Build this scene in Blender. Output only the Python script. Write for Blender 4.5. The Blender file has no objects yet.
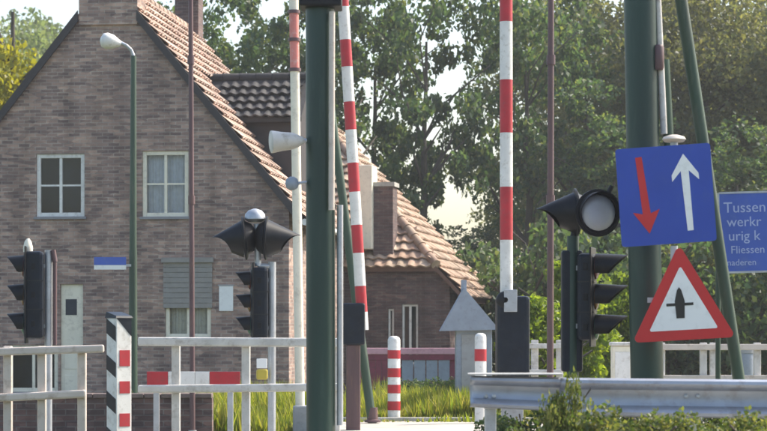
import bpy, bmesh, math, random
import numpy as np
from mathutils import Vector, Matrix

R = math.radians
rng = random.Random(7)
SC = bpy.context.scene
COL = SC.collection

# ------------------------------------------------------------------ camera
EYE, HZ, CX, F = 1.7, 330.0, 383.5, 767 * 100 / 36
cam = bpy.data.cameras.new("camera")
cam.lens = 100; cam.sensor_width = 36; cam.clip_end = 3000; cam.clip_start = 0.1
cam.shift_y = (HZ - 215.5) / 767
cam.dof.use_dof = True; cam.dof.focus_distance = 24; cam.dof.aperture_fstop = 5.0
camo = bpy.data.objects.new("camera", cam); COL.objects.link(camo)
camo.location = (0, 0, EYE); camo.rotation_euler = (R(90), 0, 0)
SC.camera = camo

# ------------------------------------------------------------------ light
SUN = Vector((0.72, 0.36, 0.80)).normalized()
w = bpy.data.worlds.new("World"); SC.world = w; w.use_nodes = True
nt = w.node_tree; nt.nodes.clear()
out = nt.nodes.new("ShaderNodeOutputWorld"); bg = nt.nodes.new("ShaderNodeBackground")
sky = nt.nodes.new("ShaderNodeTexSky"); sky.sky_type = 'NISHITA'; sky.sun_disc = False
sky.sun_elevation = math.asin(SUN.z); sky.sun_rotation = math.atan2(SUN.x, SUN.y)
sky.dust_density = 3.0; sky.air_density = 1.2; sky.ozone_density = 1.0
bg.inputs[1].default_value = 0.15
nt.links.new(sky.outputs[0], bg.inputs[0]); nt.links.new(bg.outputs[0], out.inputs[0])
sl = bpy.data.lights.new("sun", 'SUN'); sl.energy = 3.6; sl.angle = R(0.6); sl.color = (1, .93, .82)
so = bpy.data.objects.new("sun", sl); COL.objects.link(so)
so.rotation_euler = SUN.to_track_quat('Z', 'Y').to_euler()
SC.view_settings.view_transform = 'Standard'; SC.view_settings.look = 'None'
SC.view_settings.exposure = 1.05; SC.view_settings.gamma = 1
SC.view_settings.use_curve_mapping = False
SC.cycles.use_denoising = True
SC.cycles.max_bounces = 8; SC.cycles.transparent_max_bounces = 24

# ------------------------------------------------------------------ helpers
def P(px, py, D):                       # photo pixel at a distance known from the place
    return Vector(((px - CX) * D / F, D, EYE + (HZ - py) * D / F))
def S(D): return F / D                  # pixels per metre at distance D
GZ = 0.43                               # level of the crossing's plateau
def ground_z(y):
    def sm(a, b, t):
        t = min(1, max(0, (t - a) / (b - a))); return t * t * (3 - 2 * t)
    return 0.1 + (GZ - 0.1) * sm(4, 9, y) - GZ * sm(31, 37.5, y)

def thing(name, label, cat, loc=(0, 0, 0), rotz=0, group=None):
    o = bpy.data.objects.new(name, None); COL.objects.link(o)
    o.location = loc; o.rotation_euler = (0, 0, rotz); o.empty_display_size = .1
    o["label"] = label; o["category"] = cat
    if group: o["group"] = group
    return o
def tag(o, label, cat, group=None):
    o["label"] = label; o["category"] = cat
    if group: o["group"] = group
    return o
def wm(o):                              # world matrix without a depsgraph update
    m = Matrix.LocRotScale(o.location, o.rotation_euler.to_quaternion(), o.scale)
    return wm(o.parent) @ m if o.parent else m

class MB:
    def __init__(s): s.v = []; s.f = []; s.m = []
    def poly(s, pts, mi=0):
        b = len(s.v); s.v += [Vector(p) for p in pts]; s.f.append(tuple(range(b, b + len(pts)))); s.m.append(mi); return s
    def add(s, vs, fs, mi=0):
        b = len(s.v); s.v += [Vector(p) for p in vs]
        for f in fs: s.f.append(tuple(i + b for i in f)); s.m.append(mi)
        return s
    def box(s, lo, hi, mi=0, M=None):
        x0, y0, z0 = lo; x1, y1, z1 = hi
        vs = [Vector(p) for p in ((x0,y0,z0),(x1,y0,z0),(x1,y1,z0),(x0,y1,z0),(x0,y0,z1),(x1,y0,z1),(x1,y1,z1),(x0,y1,z1))]
        if M: vs = [M @ p for p in vs]
        return s.add(vs, [(3,2,1,0),(4,5,6,7),(0,1,5,4),(1,2,6,5),(2,3,7,6),(3,0,4,7)], mi)
    def tube(s, a, b, r0, r1=None, n=14, mi=0, caps=True):
        a = Vector(a); b = Vector(b); r1 = r0 if r1 is None else r1
        d = (b - a).normalized(); q = d.to_track_quat('Z', 'Y')
        vs = []
        for c, r in ((a, r0), (b, r1)):
            for i in range(n):
                t = 2 * math.pi * i / n; vs.append(c + q @ Vector((math.cos(t) * r, math.sin(t) * r, 0)))
        fs = [(i, (i + 1) % n, n + (i + 1) % n, n + i) for i in range(n)]
        if caps: fs += [tuple(range(n - 1, -1, -1)), tuple(range(n, 2 * n))]
        return s.add(vs, fs, mi)
    def path(s, pts, r, n=12, mi=0):
        for i in range(len(pts) - 1):
            s.tube(pts[i], pts[i + 1], r if not isinstance(r, (list, tuple)) else r[i],
                   r if not isinstance(r, (list, tuple)) else r[i + 1], n, mi)
        return s
    def lathe(s, c, axis, prof, n=20, mi=0):      # prof: (axial, radius)
        q = Vector(axis).normalized().to_track_quat('Z', 'Y'); c = Vector(c); vs = []
        for a, r in prof:
            for i in range(n):
                t = 2 * math.pi * i / n; vs.append(c + q @ Vector((math.cos(t) * r, math.sin(t) * r, a)))
        fs = []
        for k in range(len(prof) - 1):
            for i in range(n):
                fs.append((k*n + i, k*n + (i+1) % n, (k+1)*n + (i+1) % n, (k+1)*n + i))
        fs += [tuple(range(n - 1, -1, -1)), tuple(range((len(prof)-1)*n, len(prof)*n))]
        return s.add(vs, fs, mi)
    def prism(s, pts, thick, M, mi=0):            # outline in x,z, front at y=0, extruded to +y
        n = len(pts)
        vs = [M @ Vector((p[0], 0, p[1])) for p in pts] + [M @ Vector((p[0], thick, p[1])) for p in pts]
        fs = [tuple(range(n)), tuple(range(2*n - 1, n - 1, -1))] + [(i, n + i, n + (i+1) % n, (i+1) % n) for i in range(n)]
        return s.add(vs, fs, mi)
    def build(s, name, mats, parent=None, local=False, smooth=None, bevel=0, solid=0, recalc=True):
        me = bpy.data.meshes.new(name)
        vs = s.v
        if parent is not None and not local:
            inv = wm(parent).inverted(); vs = [inv @ p for p in vs]
        me.from_pydata([tuple(p) for p in vs], [], s.f)
        if not isinstance(mats, (list, tuple)): mats = [mats]
        for m in mats: me.materials.append(m)
        me.polygons.foreach_set("material_index", s.m)
        if recalc:
            bm = bmesh.new(); bm.from_mesh(me); bmesh.ops.recalc_face_normals(bm, faces=bm.faces); bm.to_mesh(me); bm.free()
        if smooth is not None:
            me.polygons.foreach_set("use_smooth", [True] * len(me.polygons)); me.set_sharp_from_angle(angle=R(smooth))
        o = bpy.data.objects.new(name, me); COL.objects.link(o)
        if parent is not None: o.parent = parent
        if solid:
            md = o.modifiers.new("solid", 'SOLIDIFY'); md.thickness = solid
        if bevel:
            md = o.modifiers.new("bevel", 'BEVEL'); md.width = bevel; md.segments = 2; md.limit_method = 'ANGLE'
        return o

# ------------------------------------------------------------------ materials
def mat(name, col, rough=.6, metal=0, var=.12, vscale=6, dirt=None, bump=0, bscale=40, spec=.5, coord='Object', streak=False):
    m = bpy.data.materials.new(name); m.use_nodes = True; t = m.node_tree; b = t.nodes["Principled BSDF"]
    b.inputs["Roughness"].default_value = rough; b.inputs["Metallic"].default_value = metal
    b.inputs["Specular IOR Level"].default_value = spec
    tc = t.nodes.new("ShaderNodeTexCoord"); src = tc.outputs[coord]
    if streak:
        mp = t.nodes.new("ShaderNodeMapping"); mp.inputs["Scale"].default_value = (1, 1, .15)
        t.links.new(src, mp.inputs[0]); src = mp.outputs[0]
    n = t.nodes.new("ShaderNodeTexNoise"); n.inputs["Scale"].default_value = vscale; n.inputs["Detail"].default_value = 6
    t.links.new(src, n.inputs["Vector"])
    r = t.nodes.new("ShaderNodeValToRGB"); e = r.color_ramp.elements
    e[0].position = .3; e[1].position = .7
    e[0].color = (*[c * (1 - var) for c in col], 1); e[1].color = (*[min(1, c * (1 + var)) for c in col], 1)
    t.links.new(n.outputs[0], r.inputs[0]); last = r.outputs[0]
    if dirt:
        n2 = t.nodes.new("ShaderNodeTexNoise"); n2.inputs["Scale"].default_value = vscale * 2.3; n2.inputs["Detail"].default_value = 8
        n2.inputs["Roughness"].default_value = .7
        t.links.new(src, n2.inputs["Vector"])
        r2 = t.nodes.new("ShaderNodeValToRGB"); r2.color_ramp.elements[0].position = .52; r2.color_ramp.elements[1].position = .68
        t.links.new(n2.outputs[0], r2.inputs[0])
        mx = t.nodes.new("ShaderNodeMix"); mx.data_type = 'RGBA'; mx.inputs[7].default_value = (*dirt, 1)
        ml = t.nodes.new("ShaderNodeMath"); ml.operation = 'MULTIPLY'; ml.inputs[1].default_value = .7
        t.links.new(r2.outputs[0], ml.inputs[0]); t.links.new(ml.outputs[0], mx.inputs[0]); t.links.new(last, mx.inputs[6]); last = mx.outputs[2]
    t.links.new(last, b.inputs["Base Color"])
    if bump:
        n3 = t.nodes.new("ShaderNodeTexNoise"); n3.inputs["Scale"].default_value = bscale; n3.inputs["Detail"].default_value = 5
        t.links.new(tc.outputs[coord], n3.inputs["Vector"])
        bp = t.nodes.new("ShaderNodeBump"); bp.inputs["Strength"].default_value = bump; bp.inputs["Distance"].default_value = .02
        t.links.new(n3.outputs[0], bp.inputs["Height"]); t.links.new(bp.outputs[0], b.inputs["Normal"])
    return m

def brick_mat(name, c1, c2, mortar):
    m = bpy.data.materials.new(name); m.use_nodes = True; t = m.node_tree; b = t.nodes["Principled BSDF"]
    b.inputs["Roughness"].default_value = .9
    tc = t.nodes.new("ShaderNodeTexCoord"); sp = t.nodes.new("ShaderNodeSeparateXYZ"); cb = t.nodes.new("ShaderNodeCombineXYZ")
    ad = t.nodes.new("ShaderNodeMath"); t.links.new(tc.outputs["Object"], sp.inputs[0])
    t.links.new(sp.outputs[0], ad.inputs[0]); t.links.new(sp.outputs[1], ad.inputs[1])
    t.links.new(ad.outputs[0], cb.inputs[0]); t.links.new(sp.outputs[2], cb.inputs[1])
    br = t.nodes.new("ShaderNodeTexBrick"); br.inputs["Scale"].default_value = 1
    br.inputs["Brick Width"].default_value = .23; br.inputs["Row Height"].default_value = .068
    br.inputs["Mortar Size"].default_value = .007; br.inputs["Mortar Smooth"].default_value = .15; br.inputs["Bias"].default_value = 0
    br.inputs["Color1"].default_value = (*c1, 1); br.inputs["Color2"].default_value = (*c2, 1); br.inputs["Mortar"].default_value = (*mortar, 1)
    t.links.new(cb.outputs[0], br.inputs["Vector"])
    n = t.nodes.new("ShaderNodeTexNoise"); n.inputs["Scale"].default_value = 1.1; n.inputs["Detail"].default_value = 7; n.inputs["Roughness"].default_value = .65
    t.links.new(tc.outputs["Object"], n.inputs["Vector"])
    r = t.nodes.new("ShaderNodeValToRGB"); r.color_ramp.elements[0].position = .3; r.color_ramp.elements[1].position = .72
    r.color_ramp.elements[0].color = (.72, .7, .72, 1); r.color_ramp.elements[1].color = (1.2, 1.18, 1.15, 1)
    t.links.new(n.outputs[0], r.inputs[0])
    mx = t.nodes.new("ShaderNodeMix"); mx.data_type = 'RGBA'; mx.blend_type = 'MULTIPLY'; mx.inputs[0].default_value = 1
    t.links.new(br.outputs[0], mx.inputs[6]); t.links.new(r.outputs[0], mx.inputs[7]); t.links.new(mx.outputs[2], b.inputs["Base Color"])
    # single odd-coloured bricks, and rain streaks
    vo = t.nodes.new("ShaderNodeTexVoronoi"); vm = t.nodes.new("ShaderNodeMapping"); vm.inputs["Scale"].default_value = (4.4, 14, 1)
    t.links.new(cb.outputs[0], vm.inputs[0]); t.links.new(vm.outputs[0], vo.inputs["Vector"]); vo.inputs["Scale"].default_value = 1
    hv_ = t.nodes.new("ShaderNodeSeparateColor"); t.links.new(vo.outputs["Color"], hv_.inputs[0])
    r3 = t.nodes.new("ShaderNodeValToRGB"); e3 = r3.color_ramp.elements; e3[0].position = 0; e3[0].color = (.62, .58, .6, 1); e3[1].position = 1; e3[1].color = (1.35, 1.3, 1.22, 1)
    t.links.new(hv_.outputs[0], r3.inputs[0])
    m3 = t.nodes.new("ShaderNodeMix"); m3.data_type = 'RGBA'; m3.blend_type = 'MULTIPLY'; m3.inputs[0].default_value = .8
    t.links.new(mx.outputs[2], m3.inputs[6]); t.links.new(r3.outputs[0], m3.inputs[7])
    ns = t.nodes.new("ShaderNodeTexNoise"); sm_ = t.nodes.new("ShaderNodeMapping"); sm_.inputs["Scale"].default_value = (2.2, .35, 1); ns.inputs["Detail"].default_value = 5
    t.links.new(cb.outputs[0], sm_.inputs[0]); t.links.new(sm_.outputs[0], ns.inputs["Vector"]); ns.inputs["Scale"].default_value = 1
    r4 = t.nodes.new("ShaderNodeValToRGB"); e4 = r4.color_ramp.elements; e4[0].position = .34; e4[0].color = (.66, .64, .62, 1); e4[1].position = .56; e4[1].color = (1.06, 1.06, 1.06, 1)
    t.links.new(ns.outputs[0], r4.inputs[0])
    m4 = t.nodes.new("ShaderNodeMix"); m4.data_type = 'RGBA'; m4.blend_type = 'MULTIPLY'; m4.inputs[0].default_value = .8
    t.links.new(m3.outputs[2], m4.inputs[6]); t.links.new(r4.outputs[0], m4.inputs[7]); t.links.new(m4.outputs[2], b.inputs["Base Color"])
    bp = t.nodes.new("ShaderNodeBump"); bp.inputs["Strength"].default_value = .8; bp.inputs["Distance"].default_value = .012; bp.invert = True
    t.links.new(br.outputs["Fac"], bp.inputs["Height"]); t.links.new(bp.outputs[0], b.inputs["Normal"])
    return m

def tile_mat(name, cols, rough=.75):
    m = bpy.data.materials.new(name); m.use_nodes = True; t = m.node_tree; b = t.nodes["Principled BSDF"]
    b.inputs["Roughness"].default_value = rough
    oi = t.nodes.new("ShaderNodeObjectInfo"); ge = t.nodes.new("ShaderNodeNewGeometry")
    ad = t.nodes.new("ShaderNodeMath"); fr = t.nodes.new("ShaderNodeMath"); fr.operation = 'FRACT'
    t.links.new(oi.outputs["Random"], ad.inputs[0]); t.links.new(ge.outputs["Random Per Island"], ad.inputs[1]); t.links.new(ad.outputs[0], fr.inputs[0])
    r = t.nodes.new("ShaderNodeValToRGB"); r.color_ramp.interpolation = 'LINEAR'
    while len(r.color_ramp.elements) < len(cols): r.color_ramp.elements.new(.5)
    for i, c in enumerate(cols):
        r.color_ramp.elements[i].position = i / (len(cols) - 1); r.color_ramp.elements[i].color = (*c, 1)
    t.links.new(fr.outputs[0], r.inputs[0])
    n = t.nodes.new("ShaderNodeTexNoise"); n.inputs["Scale"].default_value = 1.6; n.inputs["Detail"].default_value = 9; n.inputs["Roughness"].default_value = .68
    t.links.new(ge.outputs["Position"], n.inputs["Vector"])
    r2 = t.nodes.new("ShaderNodeValToRGB"); r2.color_ramp.elements[0].position = .35; r2.color_ramp.elements[1].position = .65
    r2.color_ramp.elements[0].color = (.48, .47, .42, 1); r2.color_ramp.elements[1].color = (1.15, 1.12, 1.08, 1)
    t.links.new(n.outputs[0], r2.inputs[0])
    mx = t.nodes.new("ShaderNodeMix"); mx.data_type = 'RGBA'; mx.blend_type = 'MULTIPLY'; mx.inputs[0].default_value = 1
    t.links.new(r.outputs[0], mx.inputs[6]); t.links.new(r2.outputs[0], mx.inputs[7]); t.links.new(mx.outputs[2], b.inputs["Base Color"])
    return m

def leaf_mat(name, cols, trans=.45):
    m = bpy.data.materials.new(name); m.use_nodes = True; t = m.node_tree; t.nodes.clear()
    o = t.nodes.new("ShaderNodeOutputMaterial"); d = t.nodes.new("ShaderNodeBsdfPrincipled"); tr = t.nodes.new("ShaderNodeBsdfTranslucent")
    d.inputs["Roughness"].default_value = .5; d.inputs["Specular IOR Level"].default_value = .35
    ge = t.nodes.new("ShaderNodeNewGeometry"); oi = t.nodes.new("ShaderNodeObjectInfo")
    r = t.nodes.new("ShaderNodeValToRGB")
    while len(r.color_ramp.elements) < len(cols): r.color_ramp.elements.new(.5)
    for i, c in enumerate(cols):
        r.color_ramp.elements[i].position = i / (len(cols) - 1); r.color_ramp.elements[i].color = (*c, 1)
    t.links.new(ge.outputs["Random Per Island"], r.inputs[0])
    hs = t.nodes.new("ShaderNodeHueSaturation")
    mr = t.nodes.new("ShaderNodeMapRange"); mr.inputs[3].default_value = .8; mr.inputs[4].default_value = 1.2
    t.links.new(oi.outputs["Random"], mr.inputs[0]); t.links.new(mr.outputs[0], hs.inputs["Value"])
    t.links.new(r.outputs[0], hs.inputs["Color"])
    t.links.new(hs.outputs[0], d.inputs["Base Color"])
    br = t.nodes.new("ShaderNodeMix"); br.data_type = 'RGBA'; br.blend_type = 'MULTIPLY'; br.inputs[0].default_value = 1
    br.inputs[7].default_value = (1.5, 1.5, .7, 1)
    t.links.new(hs.outputs[0], br.inputs[6]); t.links.new(br.outputs[2], tr.inputs[0])
    mx = t.nodes.new("ShaderNodeMixShader"); mx.inputs[0].default_value = trans
    t.links.new(d.outputs[0], mx.inputs[1]); t.links.new(tr.outputs[0], mx.inputs[2]); t.links.new(mx.outputs[0], o.inputs[0])
    return m

def glass_mat(name, tint, refl=.12):
    m = bpy.data.materials.new(name); m.use_nodes = True; t = m.node_tree; t.nodes.clear()
    o = t.nodes.new("ShaderNodeOutputMaterial"); a = t.nodes.new("ShaderNodeBsdfTransparent"); g = t.nodes.new("ShaderNodeBsdfGlossy")
    a.inputs[0].default_value = (*tint, 1); g.inputs["Roughness"].default_value = .03
    lw = t.nodes.new("ShaderNodeFresnel"); lw.inputs[0].default_value = 1.5
    ad = t.nodes.new("ShaderNodeMath"); ad.inputs[1].default_value = refl; t.links.new(lw.outputs[0], ad.inputs[0])
    mx = t.nodes.new("ShaderNodeMixShader"); t.links.new(ad.outputs[0], mx.inputs[0]); t.links.new(a.outputs[0], mx.inputs[1]); t.links.new(g.outputs[0], mx.inputs[2])
    t.links.new(mx.outputs[0], o.inputs[0]); return m

M = dict(
    brick=brick_mat("brick", (.40, .285, .235), (.185, .135, .125), (.37, .335, .30)),
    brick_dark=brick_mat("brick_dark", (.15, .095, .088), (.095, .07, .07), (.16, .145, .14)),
    tile=tile_mat("roof_tile", [(.40, .25, .195), (.50, .345, .275), (.30, .19, .155), (.54, .41, .345), (.38, .27, .215)]),
    tile2=tile_mat("roof_tile_orange", [(.42, .265, .18), (.50, .345, .25), (.31, .20, .145), (.55, .42, .32), (.38, .27, .19)]),
    tile_grey=tile_mat("roof_tile_grey", [(.03, .03, .034), (.045, .042, .044), (.025, .025, .03), (.06, .055, .055)]),
    roofbase=mat("roof_base", (.16, .09, .065), .9, bump=.4),
    white=mat("white_paint", (.70, .69, .66), .5, var=.1, dirt=(.42, .39, .34), vscale=6, bump=.05),
    rail=mat("railing_paint", (.55, .53, .50), .55, var=.15, dirt=(.30, .26, .22), vscale=5, bump=.08),
    rail_warm=mat("railing_paint_warm", (.56, .49, .43), .55, var=.1, dirt=(.34, .26, .2), vscale=4),
    cream=mat("cream_paint", (.76, .71, .58), .5, var=.06, dirt=(.5, .45, .36), vscale=4),
    dark=mat("dark_board", (.035, .03, .032), .7, bump=.1),
    green=mat("green_paint", (.006, .032, .024), .42, var=.25, dirt=(.03, .06, .045), vscale=3, bump=.05, streak=True),
    green_l=mat("green_paint_faded", (.03, .062, .038), .5, var=.25, dirt=(.09, .10, .07), vscale=4, streak=True),
    red=mat("red_paint", (.42, .018, .03), .45, var=.15, dirt=(.28, .05, .05), vscale=6),
    red_faded=mat("red_paint_faded", (.62, .20, .17), .55, var=.15, dirt=(.6, .4, .36), vscale=6),
    maroon=mat("maroon_paint", (.20, .035, .06), .55, var=.15, dirt=(.12, .04, .05), bump=.1),
    pink=mat("pink_paint", (.60, .32, .36), .55, var=.12, dirt=(.4, .18, .2)),
    brown=mat("brown_steel", (.10, .055, .06), .5, var=.25, dirt=(.16, .09, .06), vscale=5, streak=True),
    black=mat("black_plastic", (.006, .007, .010), .45, var=.3, dirt=(.016, .016, .017), spec=.25),
    navy=mat("navy_housing", (.007, .012, .022), .42, var=.3, dirt=(.02, .024, .03), spec=.25),
    galv=mat("galvanised_steel", (.42, .44, .47), .42, .55, var=.15, dirt=(.3, .3, .3), vscale=5, bump=.05),
    guard=mat("guardrail_steel", (.31, .335, .39), .45, .5, var=.18, dirt=(.23, .22, .22), vscale=3, bump=.06),
    grey=mat("grey_paint", (.30, .31, .32), .6, var=.1, dirt=(.22, .22, .21)),
    bluegrey=mat("bluegrey_paint", (.26, .30, .36), .6, var=.1, dirt=(.2, .22, .25)),
    blue=mat("sign_blue", (.015, .055, .36), .38, var=.08, dirt=(.03, .07, .33), vscale=3),
    blue_l=mat("sign_blue_light", (.05, .11, .46), .4, var=.08, dirt=(.08, .14, .42), vscale=3),
    signwhite=mat("sign_white", (.78, .79, .78), .4, var=.04, dirt=(.62, .62, .6), vscale=4),
    signred=mat("sign_red", (.50, .016, .018), .4, var=.08, vscale=4),
    signblack=mat("sign_black", (.01, .01, .01), .4),
    signtext=mat("sign_text", (.40, .48, .72), .45, var=.05),
    lens=mat("lamp_lens", (.38, .40, .42), .25, var=.1),
    lens_r=mat("lens_red", (.12, .01, .01), .15), lens_a=mat("lens_amber", (.16, .07, .01), .15), lens_g=mat("lens_green", (.01, .09, .05), .15),
    yellow=mat("yellow_paint", (.45, .36, .05), .5, var=.1),
    pane_sheet=mat("pane_sheet", (.72, .73, .76), .9, var=.1, vscale=9),  # pale tone stands in for sky reflected in the upper right window
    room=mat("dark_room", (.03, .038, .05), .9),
    glass=glass_mat("glass", (.85, .9, .95), .0),
    lead=mat("lead_flashing", (.22, .22, .24), .5, .4),
    bark=mat("bark", (.075, .06, .048), .9, var=.3, vscale=3, bump=.6, bscale=12),
    road=mat("road_concrete", (.40, .37, .32), .9, var=.12, vscale=1.2, dirt=(.25, .23, .19), bump=.25, bscale=60, coord='Object'),
    kerb=mat("kerb_concrete", (.36, .35, .32), .9, var=.15, dirt=(.22, .21, .18), bump=.2),
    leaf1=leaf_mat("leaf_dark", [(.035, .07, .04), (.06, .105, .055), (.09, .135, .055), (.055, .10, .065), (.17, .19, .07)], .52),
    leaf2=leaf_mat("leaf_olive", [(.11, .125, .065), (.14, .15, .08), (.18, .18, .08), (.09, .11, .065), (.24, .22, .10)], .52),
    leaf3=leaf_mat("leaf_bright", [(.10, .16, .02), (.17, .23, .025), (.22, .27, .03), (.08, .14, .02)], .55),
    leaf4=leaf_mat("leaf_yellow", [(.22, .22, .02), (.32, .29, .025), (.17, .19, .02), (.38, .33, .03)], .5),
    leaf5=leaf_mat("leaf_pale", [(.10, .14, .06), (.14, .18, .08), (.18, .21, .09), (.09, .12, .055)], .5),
    leaf6=leaf_mat("leaf_shrub", [(.05, .085, .025), (.085, .12, .03), (.13, .15, .045), (.2, .19, .075), (.04, .07, .025)], .45),
    coping=mat("coping_brick", (.15, .11, .10), .9, var=.25, dirt=(.1, .1, .07), bump=.3),
    blind=mat("blind_slats", (.25, .24, .225), .7, var=.1, dirt=(.2, .18, .16)),
    grass=leaf_mat("grass_blade", [(.09, .14, .02), (.22, .24, .03), (.10, .15, .025), (.36, .31, .10), (.18, .22, .03), (.30, .27, .06)], .5),
)

# ------------------------------------------------------------------ setting: ground, road
def ground():
    m = mat("ground", (.075, .085, .035), .95, var=.3, vscale=.8, dirt=(.12, .095, .06), bump=.6, bscale=9)
    ys = [-300, -40, 0] + [3 + i * .5 for i in range(14)] + [14, 18, 22, 26, 30] + [31 + i * .5 for i in range(15)] + [45, 60, 90, 150, 300, 700, 1500]
    xs = [-1500, -600, -200, -80, -30, -15, -8, -4, 0, 4, 8, 15, 30, 80, 200, 600, 1500]
    b = MB(); vs = [(x, y, ground_z(y)) for y in ys for x in xs]; n = len(xs)
    b.add(vs, [(j*n+i, j*n+i+1, (j+1)*n+i+1, (j+1)*n+i) for j in range(len(ys)-1) for i in range(n-1)])
    o = b.build("ground", m, smooth=60); o["kind"] = "structure"
ground()
def flat(name, pts, z, m):
    b = MB().poly([(x, y, z) for x, y in pts]); o = b.build(name, m, recalc=False); o["kind"] = "structure"; return o
flat("road", [(-.70, 9.5), (3.4, 9.5), (3.4, 24.0), (30, 24.0), (30, 29.6), (-.70, 29.6)], GZ + .004, M["road"])
kb = MB().box((-.86, 9.5, GZ - .05), (-.71, 29.75, GZ + .10)); kb.box((-.70, 29.61, GZ - .05), (30, 29.75, GZ + .055))
o = kb.build("kerb", M["kerb"], bevel=.015); o["kind"] = "structure"
flat("pavement", [(-7, 20.6), (-.87, 20.6), (-.87, 23.6), (-7, 23.6)], GZ + .005, M["kerb"])

# ------------------------------------------------------------------ roof tile piece
def tile_data(name, wdt, ln, m):
    b = MB(); pr = []
    for i in range(8):
        t = i / 7; pr.append((t * wdt * 1.06, .022 * math.sin(t * 2 * math.pi * 1.0 + .6) + .012))
    vs = [(x, 0, h - .018) for x, h in pr] + [(x, 0, h + .016) for x, h in pr] + [(x, ln, h - .012) for x, h in pr]
    fs = [(i, i+1, 9+i, 8+i) for i in range(7)] + [(8+i, 9+i, 17+i, 16+i) for i in range(7)]
    me = bpy.data.meshes.new(name); me.from_pydata(vs, [], fs); me.materials.append(m)
    me.polygons.foreach_set("use_smooth", [True] * len(me.polygons)); me.set_sharp_from_angle(angle=R(50))
    return me
def tiles(parent, me, origin, u, v, cols, rows, du, dv, limit=300, keep=None, lift=.03):
    # origin at the eave's near corner; u along the eave, v up the slope; nearest columns become parts of their own
    u = Vector(u).normalized(); v = Vector(v).normalized(); n = u.cross(v); origin = Vector(origin)
    if n.z < 0: n = -n
    cells = [(c, r) for c in range(cols) for r in range(rows) if keep is None or keep((c + .5) * du, (r + .5) * dv)]
    tilt = math.atan2(.042, dv)
    rest = MB(); k = 0
    for c, r in cells:
        p = origin + u * (c * du) + v * (r * dv - .04) + n * lift
        v2 = (v * math.cos(tilt) - n * math.sin(tilt) + u * rng.uniform(-.02, .02)).normalized()
        n2 = u.cross(v2).normalized()
        if n2.dot(n) < 0: n2 = -n2
        u2 = v2.cross(n2)
        if u2.dot(u) < 0: u2 = -u2
        p = p + n * (.03 + rng.uniform(-.004, .008))
        X = Matrix(((u2.x, v2.x, n2.x, p.x), (u2.y, v2.y, n2.y, p.y), (u2.z, v2.z, n2.z, p.z), (0, 0, 0, 1)))
        if k < limit:
            o = bpy.data.objects.new("roof_tile", me); COL.objects.link(o); o.parent = parent; o.matrix_basis = X
        else:
            rest.add([X @ q.co for q in me.vertices], [tuple(q.vertices) for q in me.polygons])
        k += 1
    if rest.v:
        o = rest.build("roof_tiles_far", me.materials[0], parent, local=True, recalc=False); o["kind"] = "stuff"

# ------------------------------------------------------------------ main house
TH = R(7.0); HO = Vector(((108 - CX) * 42.6 / F, 42.6, 0.0))
house = thing("brick_house", "large brick house with steep gable, tiled roof and two white upper windows", "house", HO, -TH)
HD = Vector((math.sin(TH), math.cos(TH), 0)); HX = Vector((math.cos(TH), -math.sin(TH), 0))
def gl(px, py, yl=0.0, O=HO, d=HD, ex=HX):         # pixel -> point on a wall plane, in the house's own axes
    r = Vector(((px - CX) / F, 1, (HZ - py) / F)); e = Vector((0, 0, EYE))
    t = ((O + d * yl - e).dot(d)) / r.dot(d); p = e + r * t - O
    return p.dot(ex), p.z
apz = gl(108, -24)[1]; exr, ezr = gl(294, 208)
SL = (apz - ezr) / exr                             # roof slope
HW = exr; HL = 8.2
def prof(x): return apz - SL * abs(x)
def wall_with_openings(b, x0, x1, top, holes, y=0.0, breaks=()):
    xs = sorted(set([x0, x1] + [h[0] for h in holes] + [h[1] for h in holes] + list(breaks)))
    for a, c in zip(xs[:-1], xs[1:]):
        zs = sorted([(h[2], h[3]) for h in holes if h[0] <= a + 1e-6 and h[1] >= c - 1e-6]); z = 0 - .3
        for lo, hi in zs:
            b.poly([(a, y, z), (c, y, z), (c, y, lo), (a, y, lo)]); z = hi
        b.poly([(a, y, z), (c, y, z), (c, y, top(c)), (a, y, top(a))])
    for h in holes:                                # reveals
        d = y + .14
        b.poly([(h[0], y, h[2]), (h[0], d, h[2]), (h[0], d, h[3]), (h[0], y, h[3])])
        b.poly([(h[1], y, h[2]), (h[1], y, h[3]), (h[1], d, h[3]), (h[1], d, h[2])])
        b.poly([(h[0], y, h[3]), (h[0], d, h[3]), (h[1], d, h[3]), (h[1], y, h[3])])
        b.poly([(h[0], y, h[2]), (h[1], y, h[2]), (h[1], d, h[2]), (h[0], d, h[2])])
def px_rect(x0, y0, x1, y1):
    a = gl(x0, y1); c = gl(x1, y0); return (a[0], c[0], a[1], c[1])
win_l = px_rect(36, 153.5, 84.5, 217); win_r = px_rect(142, 150.5, 188.5, 217)
gw_mid = px_rect(165, 262, 211, 338); gdoor = px_rect(60, 284, 83, 420); gw_left = px_rect(8, 345, 58, 392)
gdoor = (gdoor[0], gdoor[1], 0.02, gdoor[3])
b = MB(); wall_with_openings(b, -HW + .1, HW - .1, lambda x: prof(x) - .12, [win_l, win_r, gw_mid, gdoor, gw_left], breaks=(0,))
b.poly([(-HW+.1, 0, -.3), (-HW+.1, HL, -.3), (-HW+.1, HL, prof(HW-.1)-.12), (-HW+.1, 0, prof(HW-.1)-.12)])
b.poly([(HW-.1, 0, -.3), (HW-.1, HL, -.3), (HW-.1, HL, prof(HW-.1)-.12), (HW-.1, 0, prof(HW-.1)-.12)])
b.poly([(-HW+.1, HL, -.3), (HW-.1, HL, -.3), (HW-.1, HL, prof(HW-.1)-.12), (0, HL, prof(0)-.12), (-HW+.1, HL, prof(HW-.1)-.12)])
b.build("wall", M["brick"], house, local=True, recalc=False)
# dark inside so that windows look into a room
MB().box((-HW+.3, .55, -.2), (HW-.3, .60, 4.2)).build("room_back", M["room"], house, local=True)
MB().box((-2.5, .55, 3.6), (2.6, .60, 5.6)).build("attic_back", M["room"], house, local=True)

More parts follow.
